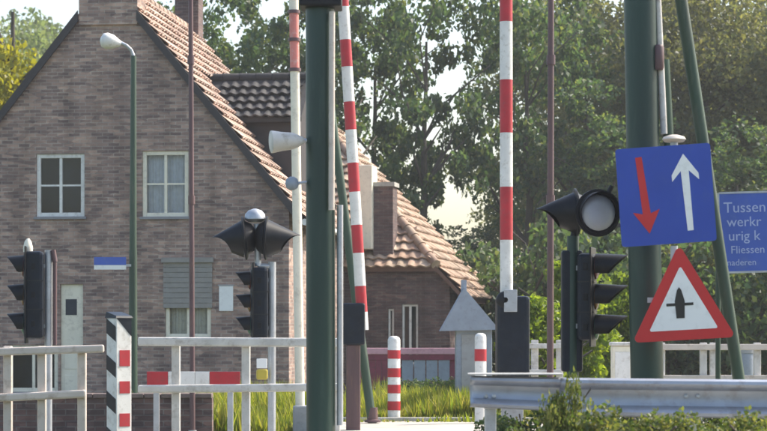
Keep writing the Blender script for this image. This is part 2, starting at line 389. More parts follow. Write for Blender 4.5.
def window(parent, r, y, fr, cols=2, rows=2, fw=.085, mull=.035, frame=M["white"], pane_back=None, sill=True):
    x0, x1, z0, z1 = r; yf = y + .035
    b = MB()
    b.box((x0+.003, yf, z0+.003), (x0 + fw, yf + .08, z1-.003)); b.box((x1 - fw, yf, z0+.003), (x1-.003, yf + .08, z1-.003))
    b.box((x0 + fw, yf+.001, z1 - fw), (x1 - fw, yf + .078, z1-.003)); b.box((x0 + fw, yf+.001, z0+.003), (x1 - fw, yf + .078, z0 + fw))
    f = b.build("window_frame", frame, parent, local=True, bevel=.008)
    for i in range(1, cols):
        x = x0 + fw + (x1 - x0 - 2*fw) * i / cols
        MB().box((x - mull*.8, yf + .012, z0 + fw), (x + mull*.8, yf + .06, z1 - fw)).build("mullion", frame, f, local=True)
    for j in range(1, rows):
        z = z0 + fw + (z1 - z0 - 2*fw) * j / rows
        MB().box((x0 + fw, yf + .018, z - mull*.5), (x1 - fw, yf + .054, z + mull*.5)).build("glazing_bar", frame, f, local=True)
    for i in range(cols):
        for j in range(rows):
            xa = x0 + fw + (x1-x0-2*fw)*i/cols; xb = x0 + fw + (x1-x0-2*fw)*(i+1)/cols
            za = z0 + fw + (z1-z0-2*fw)*j/rows; zb = z0 + fw + (z1-z0-2*fw)*(j+1)/rows
            MB().poly([(xa, yf+.045, za), (xb, yf+.045, za), (xb, yf+.045+rng.uniform(-.003,.003), zb), (xa, yf+.045, zb)]).build("pane", M["glass"], f, local=True, recalc=False)
    if pane_back:
        bb = MB(); n = 30; zt = z1 - .05; zb = z0 + .05
        for i in range(n):
            xa = x0 + (x1-x0)*i/n; xb = x0 + (x1-x0)*(i+1)/n
            ya = y + .22 + .02*math.sin(i*1.7); yb = y + .22 + .02*math.sin((i+1)*1.7)
            bb.poly([(xa, ya, zb), (xb, yb, zb), (xb, yb, zt), (xa, ya, zt)])
        bb.build("pane_sheet", pane_back, f, local=True, smooth=80)
    if sill:
        MB().box((x0 - .04, y - .05, z0 - .05), (x1 + .04, y + .12, z0+.002)).build("window_sill", M["lead"], f, local=True, bevel=.006)
    return f
window(house, win_l, 0, None)
window(house, win_r, 0, None, frame=M["cream"], pane_back=M["pane_sheet"])  # pale sheet behind the glass takes the place of its sky reflection
# ground-floor window with a lowered grey blind
f = window(house, gw_mid, 0, None, cols=2, rows=1, frame=M["cream"], pane_back=M["cream"])
b = MB(); x0, x1, z0, z1 = gw_mid; zb = gl(190, 308)[1]; n = 9
for i in range(n):
    za = zb + (z1 - zb) * i / n; zc = zb + (z1 - zb) * (i + 1) / n - .006
    b.box((x0 - .03, -.035, za), (x1 + .03, -.015, zc))
b.box((x0 - .06, -.09, z1 - .01), (x1 + .06, -.01, z1 + .09))
b.build("roller_blind", M["blind"], house, local=True, bevel=.004)
window(house, gw_left, 0, None, cols=2, rows=1, frame=M["cream"])
# door
x0, x1, z0, z1 = gdoor
d = MB().box((x0 + .003, .06, z0), (x1 - .003, .10, z1 - .003)).build("door", M["cream"], house, local=True, bevel=.006)
for za, zc in ((.25, .80), (.92, 1.35)):
    MB().box((x0 + .08, .05, za), (x1 - .08, .062, zc)).build("door_panel", M["cream"], d, local=True, bevel=.012)
MB().box((x0 + .10, .055, z1 - .62), (x1 - .14, .07, z1 - .30)).build("door_pane", M["room"], d, local=True)
MB().box((x1 - .10, .03, 1.0), (x1 - .05, .06, 1.12)).build("door_handle", M["galv"], d, local=True, bevel=.01)

# roof: base slabs, verge boards, tiles
def slope_pt(x, y, s=1, off=0): return (s * x, y, prof(x) + off)
ln_s = math.hypot(1, SL)
for s in (-1, 1):
    b = MB(); y0, y1 = -.05, HL + .05; xe = HW + .18
    b.add([slope_pt(0, y0, s, -.02), slope_pt(xe, y0, s, -.02), slope_pt(xe, y1, s, -.02), slope_pt(0, y1, s, -.02),
           slope_pt(0, y0, s, -.14), slope_pt(xe, y0, s, -.14), slope_pt(xe, y1, s, -.14), slope_pt(0, y1, s, -.14)],
          [(0,1,2,3),(4,7,6,5),(0,4,5,1),(1,5,6,2),(2,6,7,3),(3,7,4,0)])
    rf = b.build("roof", M["roofbase"], house, local=True)
    vb = MB(); xc = .60
    vb.add([slope_pt(xc, -.10, s, .05), slope_pt(xe, -.10, s, .05), slope_pt(xe, -.10, s, -.17), slope_pt(xc, -.10, s, -.17),
            slope_pt(xc, -.053, s, .05), slope_pt(xe, -.053, s, .05), slope_pt(xe, -.053, s, -.17), slope_pt(xc, -.053, s, -.17)],
           [(0,1,2,3),(7,6,5,4),(0,4,5,1),(1,5,6,2),(2,6,7,3),(3,7,4,0)])
    vb.build("verge_board", M["dark"], rf, local=True)
    if s == 1: roof_r = rf
    gz = prof(xe) - .06
    MB().tube((s*(xe + .05), -.12, gz), (s*(xe + .05), HL + .1, gz), .065, n=12).build("gutter", M["white"] if s == 1 else M["lead"], house, local=True, smooth=40)
td = tile_data("roof_tile", .245, .36, M["tile"])
rows = int((HW + .18) * ln_s / .30)
tiles(roof_r, td, slope_pt(HW + .2, -.05), (0, 1, 0), (-1, 0, SL), 34, rows + 1, .245, .30, limit=300,
      keep=lambda a, c: not (2.35 < a < 4.75 and 1.1 < c < 4.2))
b = MB()
for k in range(20): b.lathe((0, -.05 + k*.415, apz - .01), (0, 1, 0), [(0, .12), (.40, .105)], n=12)
b.build("ridge_tiles", M["tile"], house, local=True, smooth=40)
# chimneys: the near one grows out of the gable, the far one stands on the ridge
c0 = gl(79.5, 10); c1 = gl(138, 10)
ch = MB().box((c0[0], -.056, apz - .98), (c1[0], .62, apz + 1.1)).build("chimney", M["brick"], house, local=True)
MB().box((c0[0]-.05, -.10, apz + 1.08), (c1[0]+.05, .67, apz + 1.2)).build("chimney_cap", M["kerb"], ch, local=True, bevel=.02)
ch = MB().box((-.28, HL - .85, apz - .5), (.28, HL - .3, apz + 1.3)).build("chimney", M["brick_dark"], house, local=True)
MB().box((-.33, HL - .9, apz + 1.28), (.33, HL - .25, apz + 1.4)).build("chimney_cap", M["kerb"], ch, local=True)
# dormer on the right slope, its ridge running outwards
dy0, dy1 = 2.35, 4.75; dz_r, dz_e = 7.12, 6.22; dx1 = 3.55; ym = (dy0 + dy1) / 2
xin = (apz - dz_e) / SL - .3
b = MB(); b.box((xin, dy0 + .12, 4.2), (dx1 - .1, dy1 - .12, dz_e))
dm = b.build("dormer_wall", M["dark"], house, local=True)
sd = (dz_r - dz_e) / (ym - dy0)
b = MB(); xa = (apz - dz_r) / SL - .15
for sgn, ye in ((1, dy0 - .1), (-1, dy1 + .1)):
    ze = dz_r - sd * abs(ym - ye)
    b.add([(xa, ym, dz_r), (dx1, ym, dz_r), (dx1, ye, ze), (xin - .1, ye, ze), (xa, ym, dz_r - .1), (dx1, ym, dz_r - .1), (dx1, ye, ze - .1), (xin - .1, ye, ze - .1)],
          [(0,1,2,3),(7,6,5,4),(0,4,5,1),(1,5,6,2),(2,6,7,3),(3,7,4,0)])
dr = b.build("dormer_roof", M["tile_grey"], house, local=True)
MB().poly([(dx1 - .1, dy0 + .12, dz_e - .01), (dx1 - .1, dy1 - .12, dz_e - .01), (dx1 - .1, ym, dz_r - .1)]).build("dormer_gable", M["dark"], house, local=True, recalc=False)
tdg = tile_data("roof_tile_grey", .22, .34, M["tile_grey"])
ze = dz_r - sd * (ym - dy0 + .1)
tiles(dr, tdg, (xin - .1, dy0 - .1, ze), (1, 0, 0), (0, 1, sd), int((dx1 - xin + .1) / .22), 5, .22, .30, lift=.01,
      keep=lambda a, c: True)
b = MB()
for k in range(7): b.lathe((xa + k*.36 + .1, ym, dz_r + .0), (1, 0, 0), [(0, .11), (.35, .1)], n=12)
b.build("dormer_ridge_tiles", M["tile_grey"], dr, local=True, smooth=40)

# ------------------------------------------------------------------ annex behind
TA = R(10); AL = 6.4
AO = Vector(((330 - CX) * 56.5 / F, 56.5, 0)) - Vector((math.sin(TA), math.cos(TA), 0)) * AL
annex = thing("tiled_outbuilding", "low brick outbuilding with orange pantile roof sloping down to the right", "outbuilding", AO, -TA)
AD = Vector((math.sin(TA), math.cos(TA), 0)); AX = Vector((math.cos(TA), -math.sin(TA), 0))
def al(px, py, yl=0.0): return gl(px, py, yl, AO, AD, AX)
aapz = al(330, 122, AL)[1]; aex, aez = al(498, 299, AL); ASL = (aapz - aez) / aex; AW = aex
def aprof(x): return aapz - ASL * abs(x)
aw1 = AW - .35
ZH = al(440, 266)[1]; XH = (aapz - ZH) / ASL; HR = 5.0; HS = (aapz - ZH) / HR      # half-hip: eave level, half width, run and slope
hole = [(al(388, 300)[0], al(394, 300)[0], 0.9, 2.2), (al(402, 300)[0], al(418, 300)[0], 0.9, 2.3)]
b = MB(); wall_with_openings(b, -AW + .35, aw1, lambda x: min(aprof(x), ZH) - .14, hole, breaks=(0, XH, -XH))
b.poly([(aw1, 0, -.3), (aw1, AL, -.3), (aw1, AL, aprof(aw1)-.14), (aw1, 0, aprof(aw1)-.14)])
b.poly([(-aw1, 0, -.3), (-aw1, AL, -.3), (-aw1, AL, aprof(aw1)-.14), (-aw1, 0, aprof(aw1)-.14)])
b.poly([(-aw1, AL, -.3), (aw1, AL, -.3), (aw1, AL, aprof(aw1)-.14), (0, AL, aapz-.14), (-aw1, AL, aprof(aw1)-.14)])
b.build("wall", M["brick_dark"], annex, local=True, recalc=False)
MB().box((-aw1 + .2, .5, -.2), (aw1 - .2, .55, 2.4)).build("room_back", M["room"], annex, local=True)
for h in hole: window(annex, h, 0, None, cols=2 if h[1]-h[0] > .3 else 1, rows=1, fw=.05, frame=M["white"])
aln = math.hypot(1, ASL)
for s in (-1, 1):
    b = MB(); y0, y1 = -.15, AL + .05; xe = AW + .02
    pt = lambda x, y, o: (s * x, y, aprof(x) + o)
    b.add([pt(0,HR+y0,-.02), pt(XH,y0,-.02), pt(xe,y0,-.02), pt(xe,y1,-.02), pt(0,y1,-.02), pt(0,HR+y0,-.14), pt(XH,y0,-.14), pt(xe,y0,-.14), pt(xe,y1,-.14), pt(0,y1,-.14)],
          [(0,1,2,3,4),(9,8,7,6,5),(0,5,6,1),(1,6,7,2),(2,7,8,3),(3,8,9,4),(4,9,5,0)])
    rf = b.build("roof", M["roofbase"], annex, local=True)
    if s == 1: arf = rf
td2 = tile_data("roof_tile_orange", .26, .38, M["tile2"])
tiles(arf, td2, (AW + .04, -.15, aprof(AW + .04)), (0, 1, 0), (-1, 0, ASL), int((AL + .2) / .26), int(AW * aln / .32) + 1, .26, .32,
      keep=lambda a, c: a + .05 > (aprof(AW) + c * ASL / aln - ZH) / HS)
b = MB()
for k in range(4): b.lathe((0, HR - .15 + k*.40, aapz), (0, 1, 0), [(0, .12), (.39, .105)], n=12)
b.build("ridge_tiles", M["tile2"], annex, local=True, smooth=40)
# half-hip facing the road
b = MB(); o_ = -.30
b.add([(-XH, -.16, ZH - .015), (XH, -.16, ZH - .015), (0, HR - .15, aapz - .015), (-XH, -.16, ZH - .13), (XH, -.16, ZH - .13), (0, HR - .15, aapz - .13)],
      [(0,1,2),(3,5,4),(0,3,4,1),(1,4,5,2),(2,5,3,0)])
hp = b.build("half_hip_roof", M["roofbase"], annex, local=True)
hln = math.hypot(1, HS)
tiles(hp, td2, (-XH, -.22, ZH - .02), (1, 0, 0), (0, 1, HS), int(2 * XH / .26) + 1, int(HR * hln / .32), .26, .32, lift=.0,
      keep=lambda a, c: a > XH - .4 and abs(a - XH) < XH * (1 - c / (HR * hln)) + .08)
b = MB(); h0 = Vector((XH, -.18, ZH)); h1 = Vector((0, HR - .15, aapz)); n = 18
for k in range(n): b.lathe(h0.lerp(h1, k / n) + Vector((0, 0, .03)), h1 - h0, [(0, .12), ((h1 - h0).length / n - .01, .10)], n=12)
b.build("hip_tiles", M["tile2"], annex, local=True, smooth=40)
# white-plastered stack and brick chimney
q0 = al(355, 240, -.1); q1 = al(372, 240, -.1); zt = al(364, 165, -.1)[1]
MB().box((q0[0], -.1, ZH + .4), (q1[0], .6, zt)).build("plastered_stack", M["cream"], annex, local=True, bevel=.02)
q0 = al(373, 240, .1); q1 = al(393, 240, .1); zt = al(380, 186, .1)[1]
c = MB().box((q0[0]+.01, .1, ZH + .1), (q1[0], .7, zt)).build("chimney", M["brick_dark"], annex, local=True)
MB().box((q0[0]+.005, .06, zt-.01), (q1[0]+.04, .74, zt + .09)).build("chimney_cap", M["kerb"], c, local=True)

# ------------------------------------------------------------------ foliage
def leaf_mesh(name, n, fill, size, mats, seed, asp=.62):
    g = np.random.default_rng(seed); c = fill(g, n); n = len(c)
    d = g.normal(size=(n, 3)); d /= np.linalg.norm(d, axis=1)[:, None]
    e = g.normal(size=(n, 3)); e -= d * (e * d).sum(1)[:, None]; e /= np.linalg.norm(e, axis=1)[:, None]
    s = (size * g.uniform(.6, 1.35, n))[:, None]
    nn = np.cross(d, e)
    v = np.stack([c - d*s*.5, c + e*s*asp*.5 + nn*s*.12, c + d*s*.5, c - e*s*asp*.5 + nn*s*.12], 1).reshape(-1, 3)
    me = bpy.data.meshes.new(name); me.vertices.add(4*n); me.vertices.foreach_set("co", v.ravel())
    me.loops.add(4*n); me.loops.foreach_set("vertex_index", np.arange(4*n, dtype=np.int32))
    me.polygons.add(n); me.polygons.foreach_set("loop_start", np.arange(0, 4*n, 4, dtype=np.int32)); me.polygons.foreach_set("loop_total", np.full(n, 4, dtype=np.int32))
    me.materials.append(mats); me.update(calc_edges=True); me.validate(); return me
def clumps(rx, rz, zc, nc, cr, bias=.5):
    def fill(g, n):
        u = g.normal(size=(nc, 3)); u /= np.linalg.norm(u, axis=1)[:, None]
        r = g.uniform(.15, 1, nc) ** bias
        k = u * r[:, None] * np.array([rx, rx, rz]) * g.uniform(.8, 1.12, (nc, 1)) + np.array([0, 0, zc])
        i = g.integers(0, nc, n); q = g.normal(size=(n, 3)); q /= np.linalg.norm(q, axis=1)[:, None]
        rad = cr * g.uniform(.6, 1.3, nc)[i] * g.uniform(.2, 1, n) ** .6
        p = k[i] + q * rad[:, None] * np.array([1, 1, .75])
        return p[p[:, 2] > .1]
    return fill
def trunk_mesh(name, h, r, seed, spread):
    q = random.Random(seed); b = MB(); pts = []; x = y = 0
    for i in range(8):
        pts.append((x, y, h * i / 7)); x += q.uniform(-.12, .12); y += q.uniform(-.12, .12)
    rs = [r * (1 - .8 * i / 7) * (1.3 if i == 0 else 1) for i in range(8)]
    b.path(pts, rs, 9)
    for k in range(13):
        i = q.randint(2, 6); p = Vector(pts[i]); a = q.uniform(0, 6.28); L = spread * q.uniform(.5, .95)
        m_ = p + Vector((math.cos(a) * L * .5, math.sin(a) * L * .5, L * .45)); e = p + Vector((math.cos(a + .3) * L, math.sin(a + .3) * L, L * .75))
        b.tube(p, m_, rs[i] * .5, rs[i] * .32, 7); b.tube(m_, e, rs[i] * .32, .02, 6)
    o = b.build(name, M["bark"], smooth=60, recalc=False); me = o.data; bpy.data.objects.remove(o); return me
def place(name, label, cat, group, crown, trunk, x, y, sc, rz, z=None):
    t = thing(name, label, cat, (x, y, ground_z(y) if z is None else z), rz, group)
    t.scale = sc
    for nm, me in (("trunk", trunk), ("crown", crown)):
        if me is None: continue
        o = bpy.data.objects.new(nm if cat == "tree" else ("foliage" if nm == "crown" else "stem"), me); COL.objects.link(o); o.parent = t
    return t
trk_low = trunk_mesh("trunk", 6.5, .22, 9, 2.2)
trk = [trunk_mesh("trunk", 9.5, .26, s, 3.0) for s in (1, 2, 3)]
crA = [leaf_mesh("crown", 8200, clumps(2.9, 6.2, 8.0, 80, .60), .22, M["leaf1"], s) for s in (11, 12, 13)]
crO = [leaf_mesh("crown", 36000, clumps(3.2, 6.4, 7.4, 150, 1.0), .16, M["leaf2"], s) for s in (21, 22)]
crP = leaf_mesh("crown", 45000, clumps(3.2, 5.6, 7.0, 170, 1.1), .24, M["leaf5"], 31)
crY = leaf_mesh("crown", 26000, clumps(2.3, 3.4, 5.2, 70, .7), .18, M["leaf4"], 32)
TG = "tall trees behind the houses"
tree_spec = [  # px, distance, width scale, height scale, crown kind, label
    (212, 66, .80, .98, 'A0', "dark leafy tree showing sky gaps directly right of the second chimney"),
    (266, 70, .85, 1.05, 'A1', "dark tree rising above the grey dormer roof"),
    (330, 67, .80, 1.10, 'A2', "dark tree behind the thick green post and leaning striped boom"),
    (376, 71, .85, 1.10, 'A0', "dark tree behind the outbuilding chimney"),
    (424, 66, .75, 1.12, 'A1', "dark slender tree above the middle of the orange outbuilding roof"),
    (476, 73, .62, .44, 'A2', "shorter dark tree just left of the upright red and white boom"),
    (528, 68, .78, 1.08, 'A0', "dark tree directly behind the thin brown mast on the right"),
    (582, 72, .95, 1.05, 'A1', "dark tree behind the hooded lamps on the right"),
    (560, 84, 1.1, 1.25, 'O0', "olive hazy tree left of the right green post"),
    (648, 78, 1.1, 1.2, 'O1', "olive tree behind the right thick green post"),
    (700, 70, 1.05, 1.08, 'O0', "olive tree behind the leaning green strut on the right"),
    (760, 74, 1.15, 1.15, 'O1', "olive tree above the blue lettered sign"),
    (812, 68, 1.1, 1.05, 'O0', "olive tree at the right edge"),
    (620, 66, .85, .70, 'A2', "lower dark tree behind the blue arrow sign"),
    (735, 62, .8, .62, 'A0', "low dark tree behind the blue lettered sign"),
]
for i, (px, D, ws, hs, k, lab) in enumerate(tree_spec):
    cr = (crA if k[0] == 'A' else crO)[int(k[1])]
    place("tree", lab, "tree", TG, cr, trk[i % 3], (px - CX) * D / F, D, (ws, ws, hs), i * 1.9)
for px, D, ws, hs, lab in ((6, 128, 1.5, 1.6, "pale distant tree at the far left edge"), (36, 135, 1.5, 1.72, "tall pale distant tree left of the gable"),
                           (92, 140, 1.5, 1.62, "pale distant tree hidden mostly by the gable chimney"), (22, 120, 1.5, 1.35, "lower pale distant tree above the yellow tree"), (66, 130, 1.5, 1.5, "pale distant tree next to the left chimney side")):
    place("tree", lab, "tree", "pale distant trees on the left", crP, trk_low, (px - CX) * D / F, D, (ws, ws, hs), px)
place("tree", "yellow green sunlit tree behind the left slope of the gable", "tree", None, crY, trk[1], (8 - CX) * 56 / F, 56, (.85, .85, 1.06), 1)
# shrubs
shr = [leaf_mesh("foliage", 7000, clumps(1.0, .9, 1.0, 60, .32), .09, m_, s) for m_, s in ((M["leaf1"], 41), (M["leaf3"], 42), (M["leaf2"], 43), (M["leaf6"], 44))]
stm = [trunk_mesh("stem", 1.5, .045, 5, .9)]
HG = "dark shrubs under the trees"
for i, (px, D, sx, sz, k, lab) in enumerate([
    (372, 60, 2.2, 1.6, 0, "dark shrub behind the lower end of the outbuilding"), (512, 55, 2.0, 2.1, 0, "dark shrub right of the outbuilding eave"),
    (560, 52, 2.0, 2.4, 0, "dark shrub behind the thin brown mast"), (605, 54, 2.2, 2.3, 0, "dark shrub behind the right signal head"),
    (655, 50, 2.0, 2.0, 0, "dark shrub behind the red warning triangle"), (705, 52, 2.2, 2.4, 2, "olive shrub between the triangle and the lettered sign"),
    (752, 50, 2.0, 2.1, 0, "dark shrub below the lettered sign"), (795, 52, 2.2, 2.2, 2, "olive shrub at the right edge")]):
    place("shrub", lab, "shrub", HG, shr[k], stm[0], (px - CX) * D / F, D, (sx, sx, sz), i * 1.3)
shr_tall = leaf_mesh("foliage", 7000, clumps(.52, 1.15, 1.25, 60, .24), .10, M["leaf3"], 45)
for px, D, sx, sz, lab in ((532, 36, 1.0, 1.02, "bright yellow green bush beside the dark barrier housing"), (575, 38, 1.15, 1.35, "bright leafy bush behind the hooded lamps"),
                           (622, 40, 1.0, 1.30, "bright bush between the right signal and the green post")):
    place("bush", lab, "bush", "bright sunlit bushes on the right", shr_tall, stm[0], (px - CX) * D / F, D, (sx, sx, sz), px)
for px, D, sx, sz, lab in ((566, 13.6, .20, .47, "leafy weed growing up past the guardrail beam"), (590, 13.4, .40, .38, "weedy bush in front of the guardrail middle"),
                           (640, 13.2, .40, .36, "weedy bush in front of the guardrail below the triangle"), (695, 13.3, .42, .36, "weedy bush in front of the guardrail right part"),
                           (752, 13.2, .40, .365, "weedy bush at the right end of the guardrail"), (508, 13.9, .24, .30, "small weedy bush near the guardrail's left end")):
    place("weedy_bush", lab, "bush", "weedy bushes in front of the guardrail", shr[3], stm[0], (px - CX) * D / F, D, (sx, sx, sz * 1.05), px, GZ)

for i_, px in enumerate((520, 555, 600, 645, 690, 735, 775)):
    lab = ["first", "second", "third", "fourth", "fifth", "sixth", "seventh"][i_] + " weedy bush from the left behind and below the guardrail beam"
    place("weedy_bush", lab, "bush", "weedy bushes behind the guardrail", shr[3 if i_ % 2 else 0], stm[0], (px - CX) * 15.9 / F, 15.9, (.36, .36, .36), px, GZ)
def grass_mesh(name, regions, m, seed):
    g = np.random.default_rng(seed); V = []
    for (x0, x1, y0, y1, n, h) in regions:
        x = g.uniform(x0, x1, n); y = g.uniform(y0, y1, n); z = np.array([ground_z(t) for t in y]) - .02
        hh = h * g.uniform(.35, 1.15, n) * (0.75 + .35 * np.sin(x * 2.3 + y)); a = g.uniform(0, 6.28, n); wd = g.uniform(.012, .03, n)
        bx = g.normal(0, .25, n) * hh; by = g.normal(0, .25, n) * hh
        p0 = np.stack([x - np.cos(a)*wd, y - np.sin(a)*wd, z], 1); p1 = np.stack([x + np.cos(a)*wd, y + np.sin(a)*wd, z], 1)
        p2 = np.stack([x + bx, y + by, z + hh], 1); V.append(np.stack([p0, p1, p2], 1).reshape(-1, 3))
    v = np.concatenate(V); n = len(v) // 3
    me = bpy.data.meshes.new(name); me.vertices.add(3*n); me.vertices.foreach_set("co", v.ravel())
    me.loops.add(3*n); me.loops.foreach_set("vertex_index", np.arange(3*n, dtype=np.int32))
    me.polygons.add(n); me.polygons.foreach_set("loop_start", np.arange(0, 3*n, 3, dtype=np.int32)); me.polygons.foreach_set("loop_total", np.full(n, 3, dtype=np.int32))
    me.materials.append(m); me.update(calc_edges=True)
    o = bpy.data.objects.new(name, me); COL.objects.link(o); o["kind"] = "stuff"; return o
o = grass_mesh("tall_grass", [(-.7, 3.2, 29.3, 29.9, 900, .16), (-.9, 2.2, 29.9, 33, 15000, .42), (-.9, 3.2, 33, 37, 9000, .6), (-2.9, -.9, 26, 35, 15000, .5), (2.2, 8, 29.9, 36, 14000, .45)], M["grass"], 3)
tag(o, "sunlit yellow green tall grass along the road edge", "grass")
gw = thing("darkening_wall", "added low dark brick wall that darkens the lower left behind the railings", "wall", (P(95, 0, 25).x, 25, GZ))  # added wall, darkens sunlit ground where house base and shadow belong
a_ = P(-60, 398, 25); c_ = P(212, 398, 25)
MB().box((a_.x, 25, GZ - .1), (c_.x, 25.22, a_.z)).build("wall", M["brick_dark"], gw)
for i in range(16):
    x_ = a_.x + i * (c_.x - a_.x) / 16
    MB().box((x_ + .004, 24.97, a_.z + .002), (x_ + (c_.x - a_.x) / 16 - .004, 25.25, a_.z + .05 + rng.uniform(0, .006))).build("coping_stone", M["coping"], gw, bevel=.008)
# low hedge behind the first bollard
hd = shr[0]
for px, sx, lab in ((398, .42, "low dark shrub left of the maroon fence middle"), (425, .45, "low dark shrub below the maroon fence"), (455, .42, "low dark shrub beside the grey gabled cabinet")):
    place("low_shrub", lab, "shrub", "low dark shrubs in the grass", hd, stm[0], (px - CX) * 35.5 / F, 35.5, (sx, sx, .42), px, .12)

# ------------------------------------------------------------------ street lamp
D = 35; base = P(133, 330, D); base.z = ground_z(D)
lamp = thing("street_lamp", "green street lamp with a pale cobra head in front of the gable", "street lamp", base)
top = P(133.5, 56, D); MB().tube(base, P(133, 250, D), .075, .065, 14).tube(P(133, 250, D), top, .06, .045, 14).build("pole", M["green_l"], lamp, smooth=40)
arm = [top, P(131, 50, D), P(126, 45.5, D), P(120, 42.5, D)]
MB().path(arm, .03, 10).build("arm", M["galv"], lamp, smooth=60)
c = P(112, 40.5, D)
hd_ = MB(); ax = Vector((-1, -.15, .2)).normalized(); hd_.lathe(P(121, 44, D), ax, [(0, .04), (.06, .075), (.14, .12), (.24, .135), (.31, .11), (.345, .03)], 16)
hd_.build("lamp_head", M["white"], lamp, smooth=50)
# street name plate on the lamp post
c0 = P(94, 269.5, D - .1); c1 = P(126, 257, D - .1)
sg = thing("street_name_sign", "small blue street name plate with white lower strip on lamp post", "sign", P(128, 263, D - .1))
zm = c0.z + (c1.z - c0.z) * .36
MB().box((c0.x, c0.y, zm), (c1.x, c0.y + .02, c1.z)).build("name_plate", M["blue_l"], sg)
MB().box((c0.x, c0.y, c0.z), (c1.x, c0.y + .02, zm - .002)).build("lower_strip", M["signwhite"], sg)
MB().box((c1.x - .02, c0.y + .02, c0.z + .05), (c1.x + .08, c0.y + .05, c0.z + .09)).build("bracket", M["galv"], sg)

# ------------------------------------------------------------------ masts
def mast(label, px_top, px_bot, D, w_px, ytop, sections=None):
    bt = P(px_bot, 330, D); bt.z = GZ
    t = thing("mast", label, "mast", bt, 0, "slender brown masts")
    tp = P(px_top, ytop, D); r = w_px / S(D) / 2
    MB().tube(bt, tp, r, r * .85, 12).build("pole", M["brown"], t, smooth=40)
    MB().lathe(bt, (0, 0, 1), [(0, r*2.6), (.03, r*2.6), (.035, r*1.6), (.12, r*1.5)], 14).build("base_plate", M["galv"], t, smooth=30)
    for y in (60, 200):
        MB().lathe(P(px_top + (px_bot - px_top) * y / 380, y, D) , (0, 0, 1), [(-.05, r*1.25), (.05, r*1.25)], 12).build("collar", M["brown"], t, smooth=30)
    return t
mast("slender brown mast in front of the brick gable", 190.5, 192.5, 24.5, 5.5, -40)
mast("slender brown mast right of the upright striped boom", 551, 550, 22.5, 7, -40)

# ------------------------------------------------------------------ railings
def railing(label, segs, posts, D, m, name="railing"):
    bx = P(segs[0][0][0], 330, D); bx.z = GZ
    t = thing(name, label, "railing", bx, 0, "white two-bar railings along the crossing")
    for (x0, y0), (x1, y1), wpx in segs:
        a = P(x0, y0, D); c = P(x1, y1, D); hw = wpx / S(D) / 2
        b = MB(); n = 6
        ang = math.atan2(c.z - a.z, c.x - a.x); L = (c - a).length
        X = Matrix.Translation(a) @ Matrix.Rotation(-ang, 4, 'Y')
        b.box((0, -.035, -hw), (L, .035, hw), M=X); b.build("rail", m, t, bevel=.018)
    for x, ytop in posts:
        p = P(x, ytop, D + .08); hw = 4.2 / S(D)
        MB().box((p.x - hw, D + .038, GZ - .05), (p.x + hw, D + .12, p.z)).build("post", m, t, bevel=.012)
    return t
railing("white two-bar railing between the striped marker post and the green post", [((138, 341.5), (343, 342.5), 9), ((138, 389), (340, 387), 8)], [(176, 338), (246, 338), (336, 338)], 21, M["rail"])
railing("beige white two-bar railing left of the striped marker post", [((-60, 353.5), (104, 348.5), 8), ((-60, 400.5), (86, 393.5), 8)], [(-20, 346), (8, 346), (42, 346), (82, 346)], 20.4, M["rail_warm"])

# striped marker post: two painted faces
D = 20; s = S(D)
bp_ = P(119, 330, D); bp_.z = GZ
mk = thing("marker_post", "white square marker post with red blocks and dark diagonal stripes between the railings", "post", bp_)
X = Matrix.Translation(bp_) @ Matrix.Rotation(R(40), 4, 'Z'); hw = .085; zt = P(119, 318, D).z - GZ
pb = MB().box((-hw, -hw, -.05), (hw, hw, zt), M=X).build("shaft", M["white"], mk, bevel=.008)
MB().add([X @ Vector(q) for q in ((-hw-.01,-hw-.01,zt+.001),(hw+.01,-hw-.01,zt+.001),(hw+.01,hw+.01,zt+.001),(-hw-.01,hw+.01,zt+.001),(-hw,-hw,zt+.02),(hw,-hw,zt+.02),(hw,hw,zt+.06),(-hw,hw,zt+.06))],
         [(3,2,1,0),(4,5,6,7),(0,1,5,4),(1,2,6,5),(2,3,7,6),(3,0,4,7)]).build("cap", M["navy"], mk)
for y0, y1 in ((350, 366), (381, 393), (413, 426), (445, 458)):
    za = P(119, y1, D).z - GZ; zb = P(119, y0, D).z - GZ
    MB().box((-hw + .035, -hw - .004, za), (hw - .02, -hw - .001, zb), M=X).build("red_block", M["red"], mk)
for k, y0 in enumerate((316, 352, 388, 424)):
    zb = P(119, y0, D).z - GZ; h = .14
    for fx, pts in (("l", [(-hw-.003, hw-.004, zb-.02), (-hw-.003, -hw+.004, zb-.1), (-hw-.003, -hw+.004, zb-.1-h), (-hw-.003, hw-.004, zb-.02-h)]),):
        MB().poly([X @ Vector(q) for q in pts]).build("dark_stripe", M["navy"], mk, recalc=False)
zb = zt - .002
MB().poly([X @ Vector(q) for q in ((-hw+.004, -hw-.003, zb), (hw-.004, -hw-.003, zb), (hw-.004, -hw-.003, zb-.17), )]).build("dark_stripe", M["navy"], mk, recalc=False)

# lowered red and white plank barrier behind the railing
D = 22.2; a = P(147, 378.5, D)
pk = thing("plank_barrier", "low red and white plank barrier behind the white railing", "barrier", (P(190, 330, D).x, D, GZ))
for x0, x1, m_ in ((147, 168, "red"), (168.3, 195, "white"), (195.3, 209.5, "white"), (209.8, 240, "red")):
    p0 = P(x0, 385.5, D); p1 = P(x1, 371.5, D)
    MB().box((p0.x, D - .02, p0.z), (p1.x, D + .02, p1.z)).build("plank_section", M[m_], pk, bevel=.004)
for x in (156, 230):
    p = P(x, 386, D)
    MB().box((p.x - .03, D + .021, GZ - .02), (p.x + .03, D + .07, p.z + .14)).build("leg", M["galv"], pk, bevel=.005)
    MB().box((p.x - .05, D - .25, GZ + .006), (p.x + .05, D + .25, GZ + .06)).build("foot", M["black"], pk, bevel=.01)

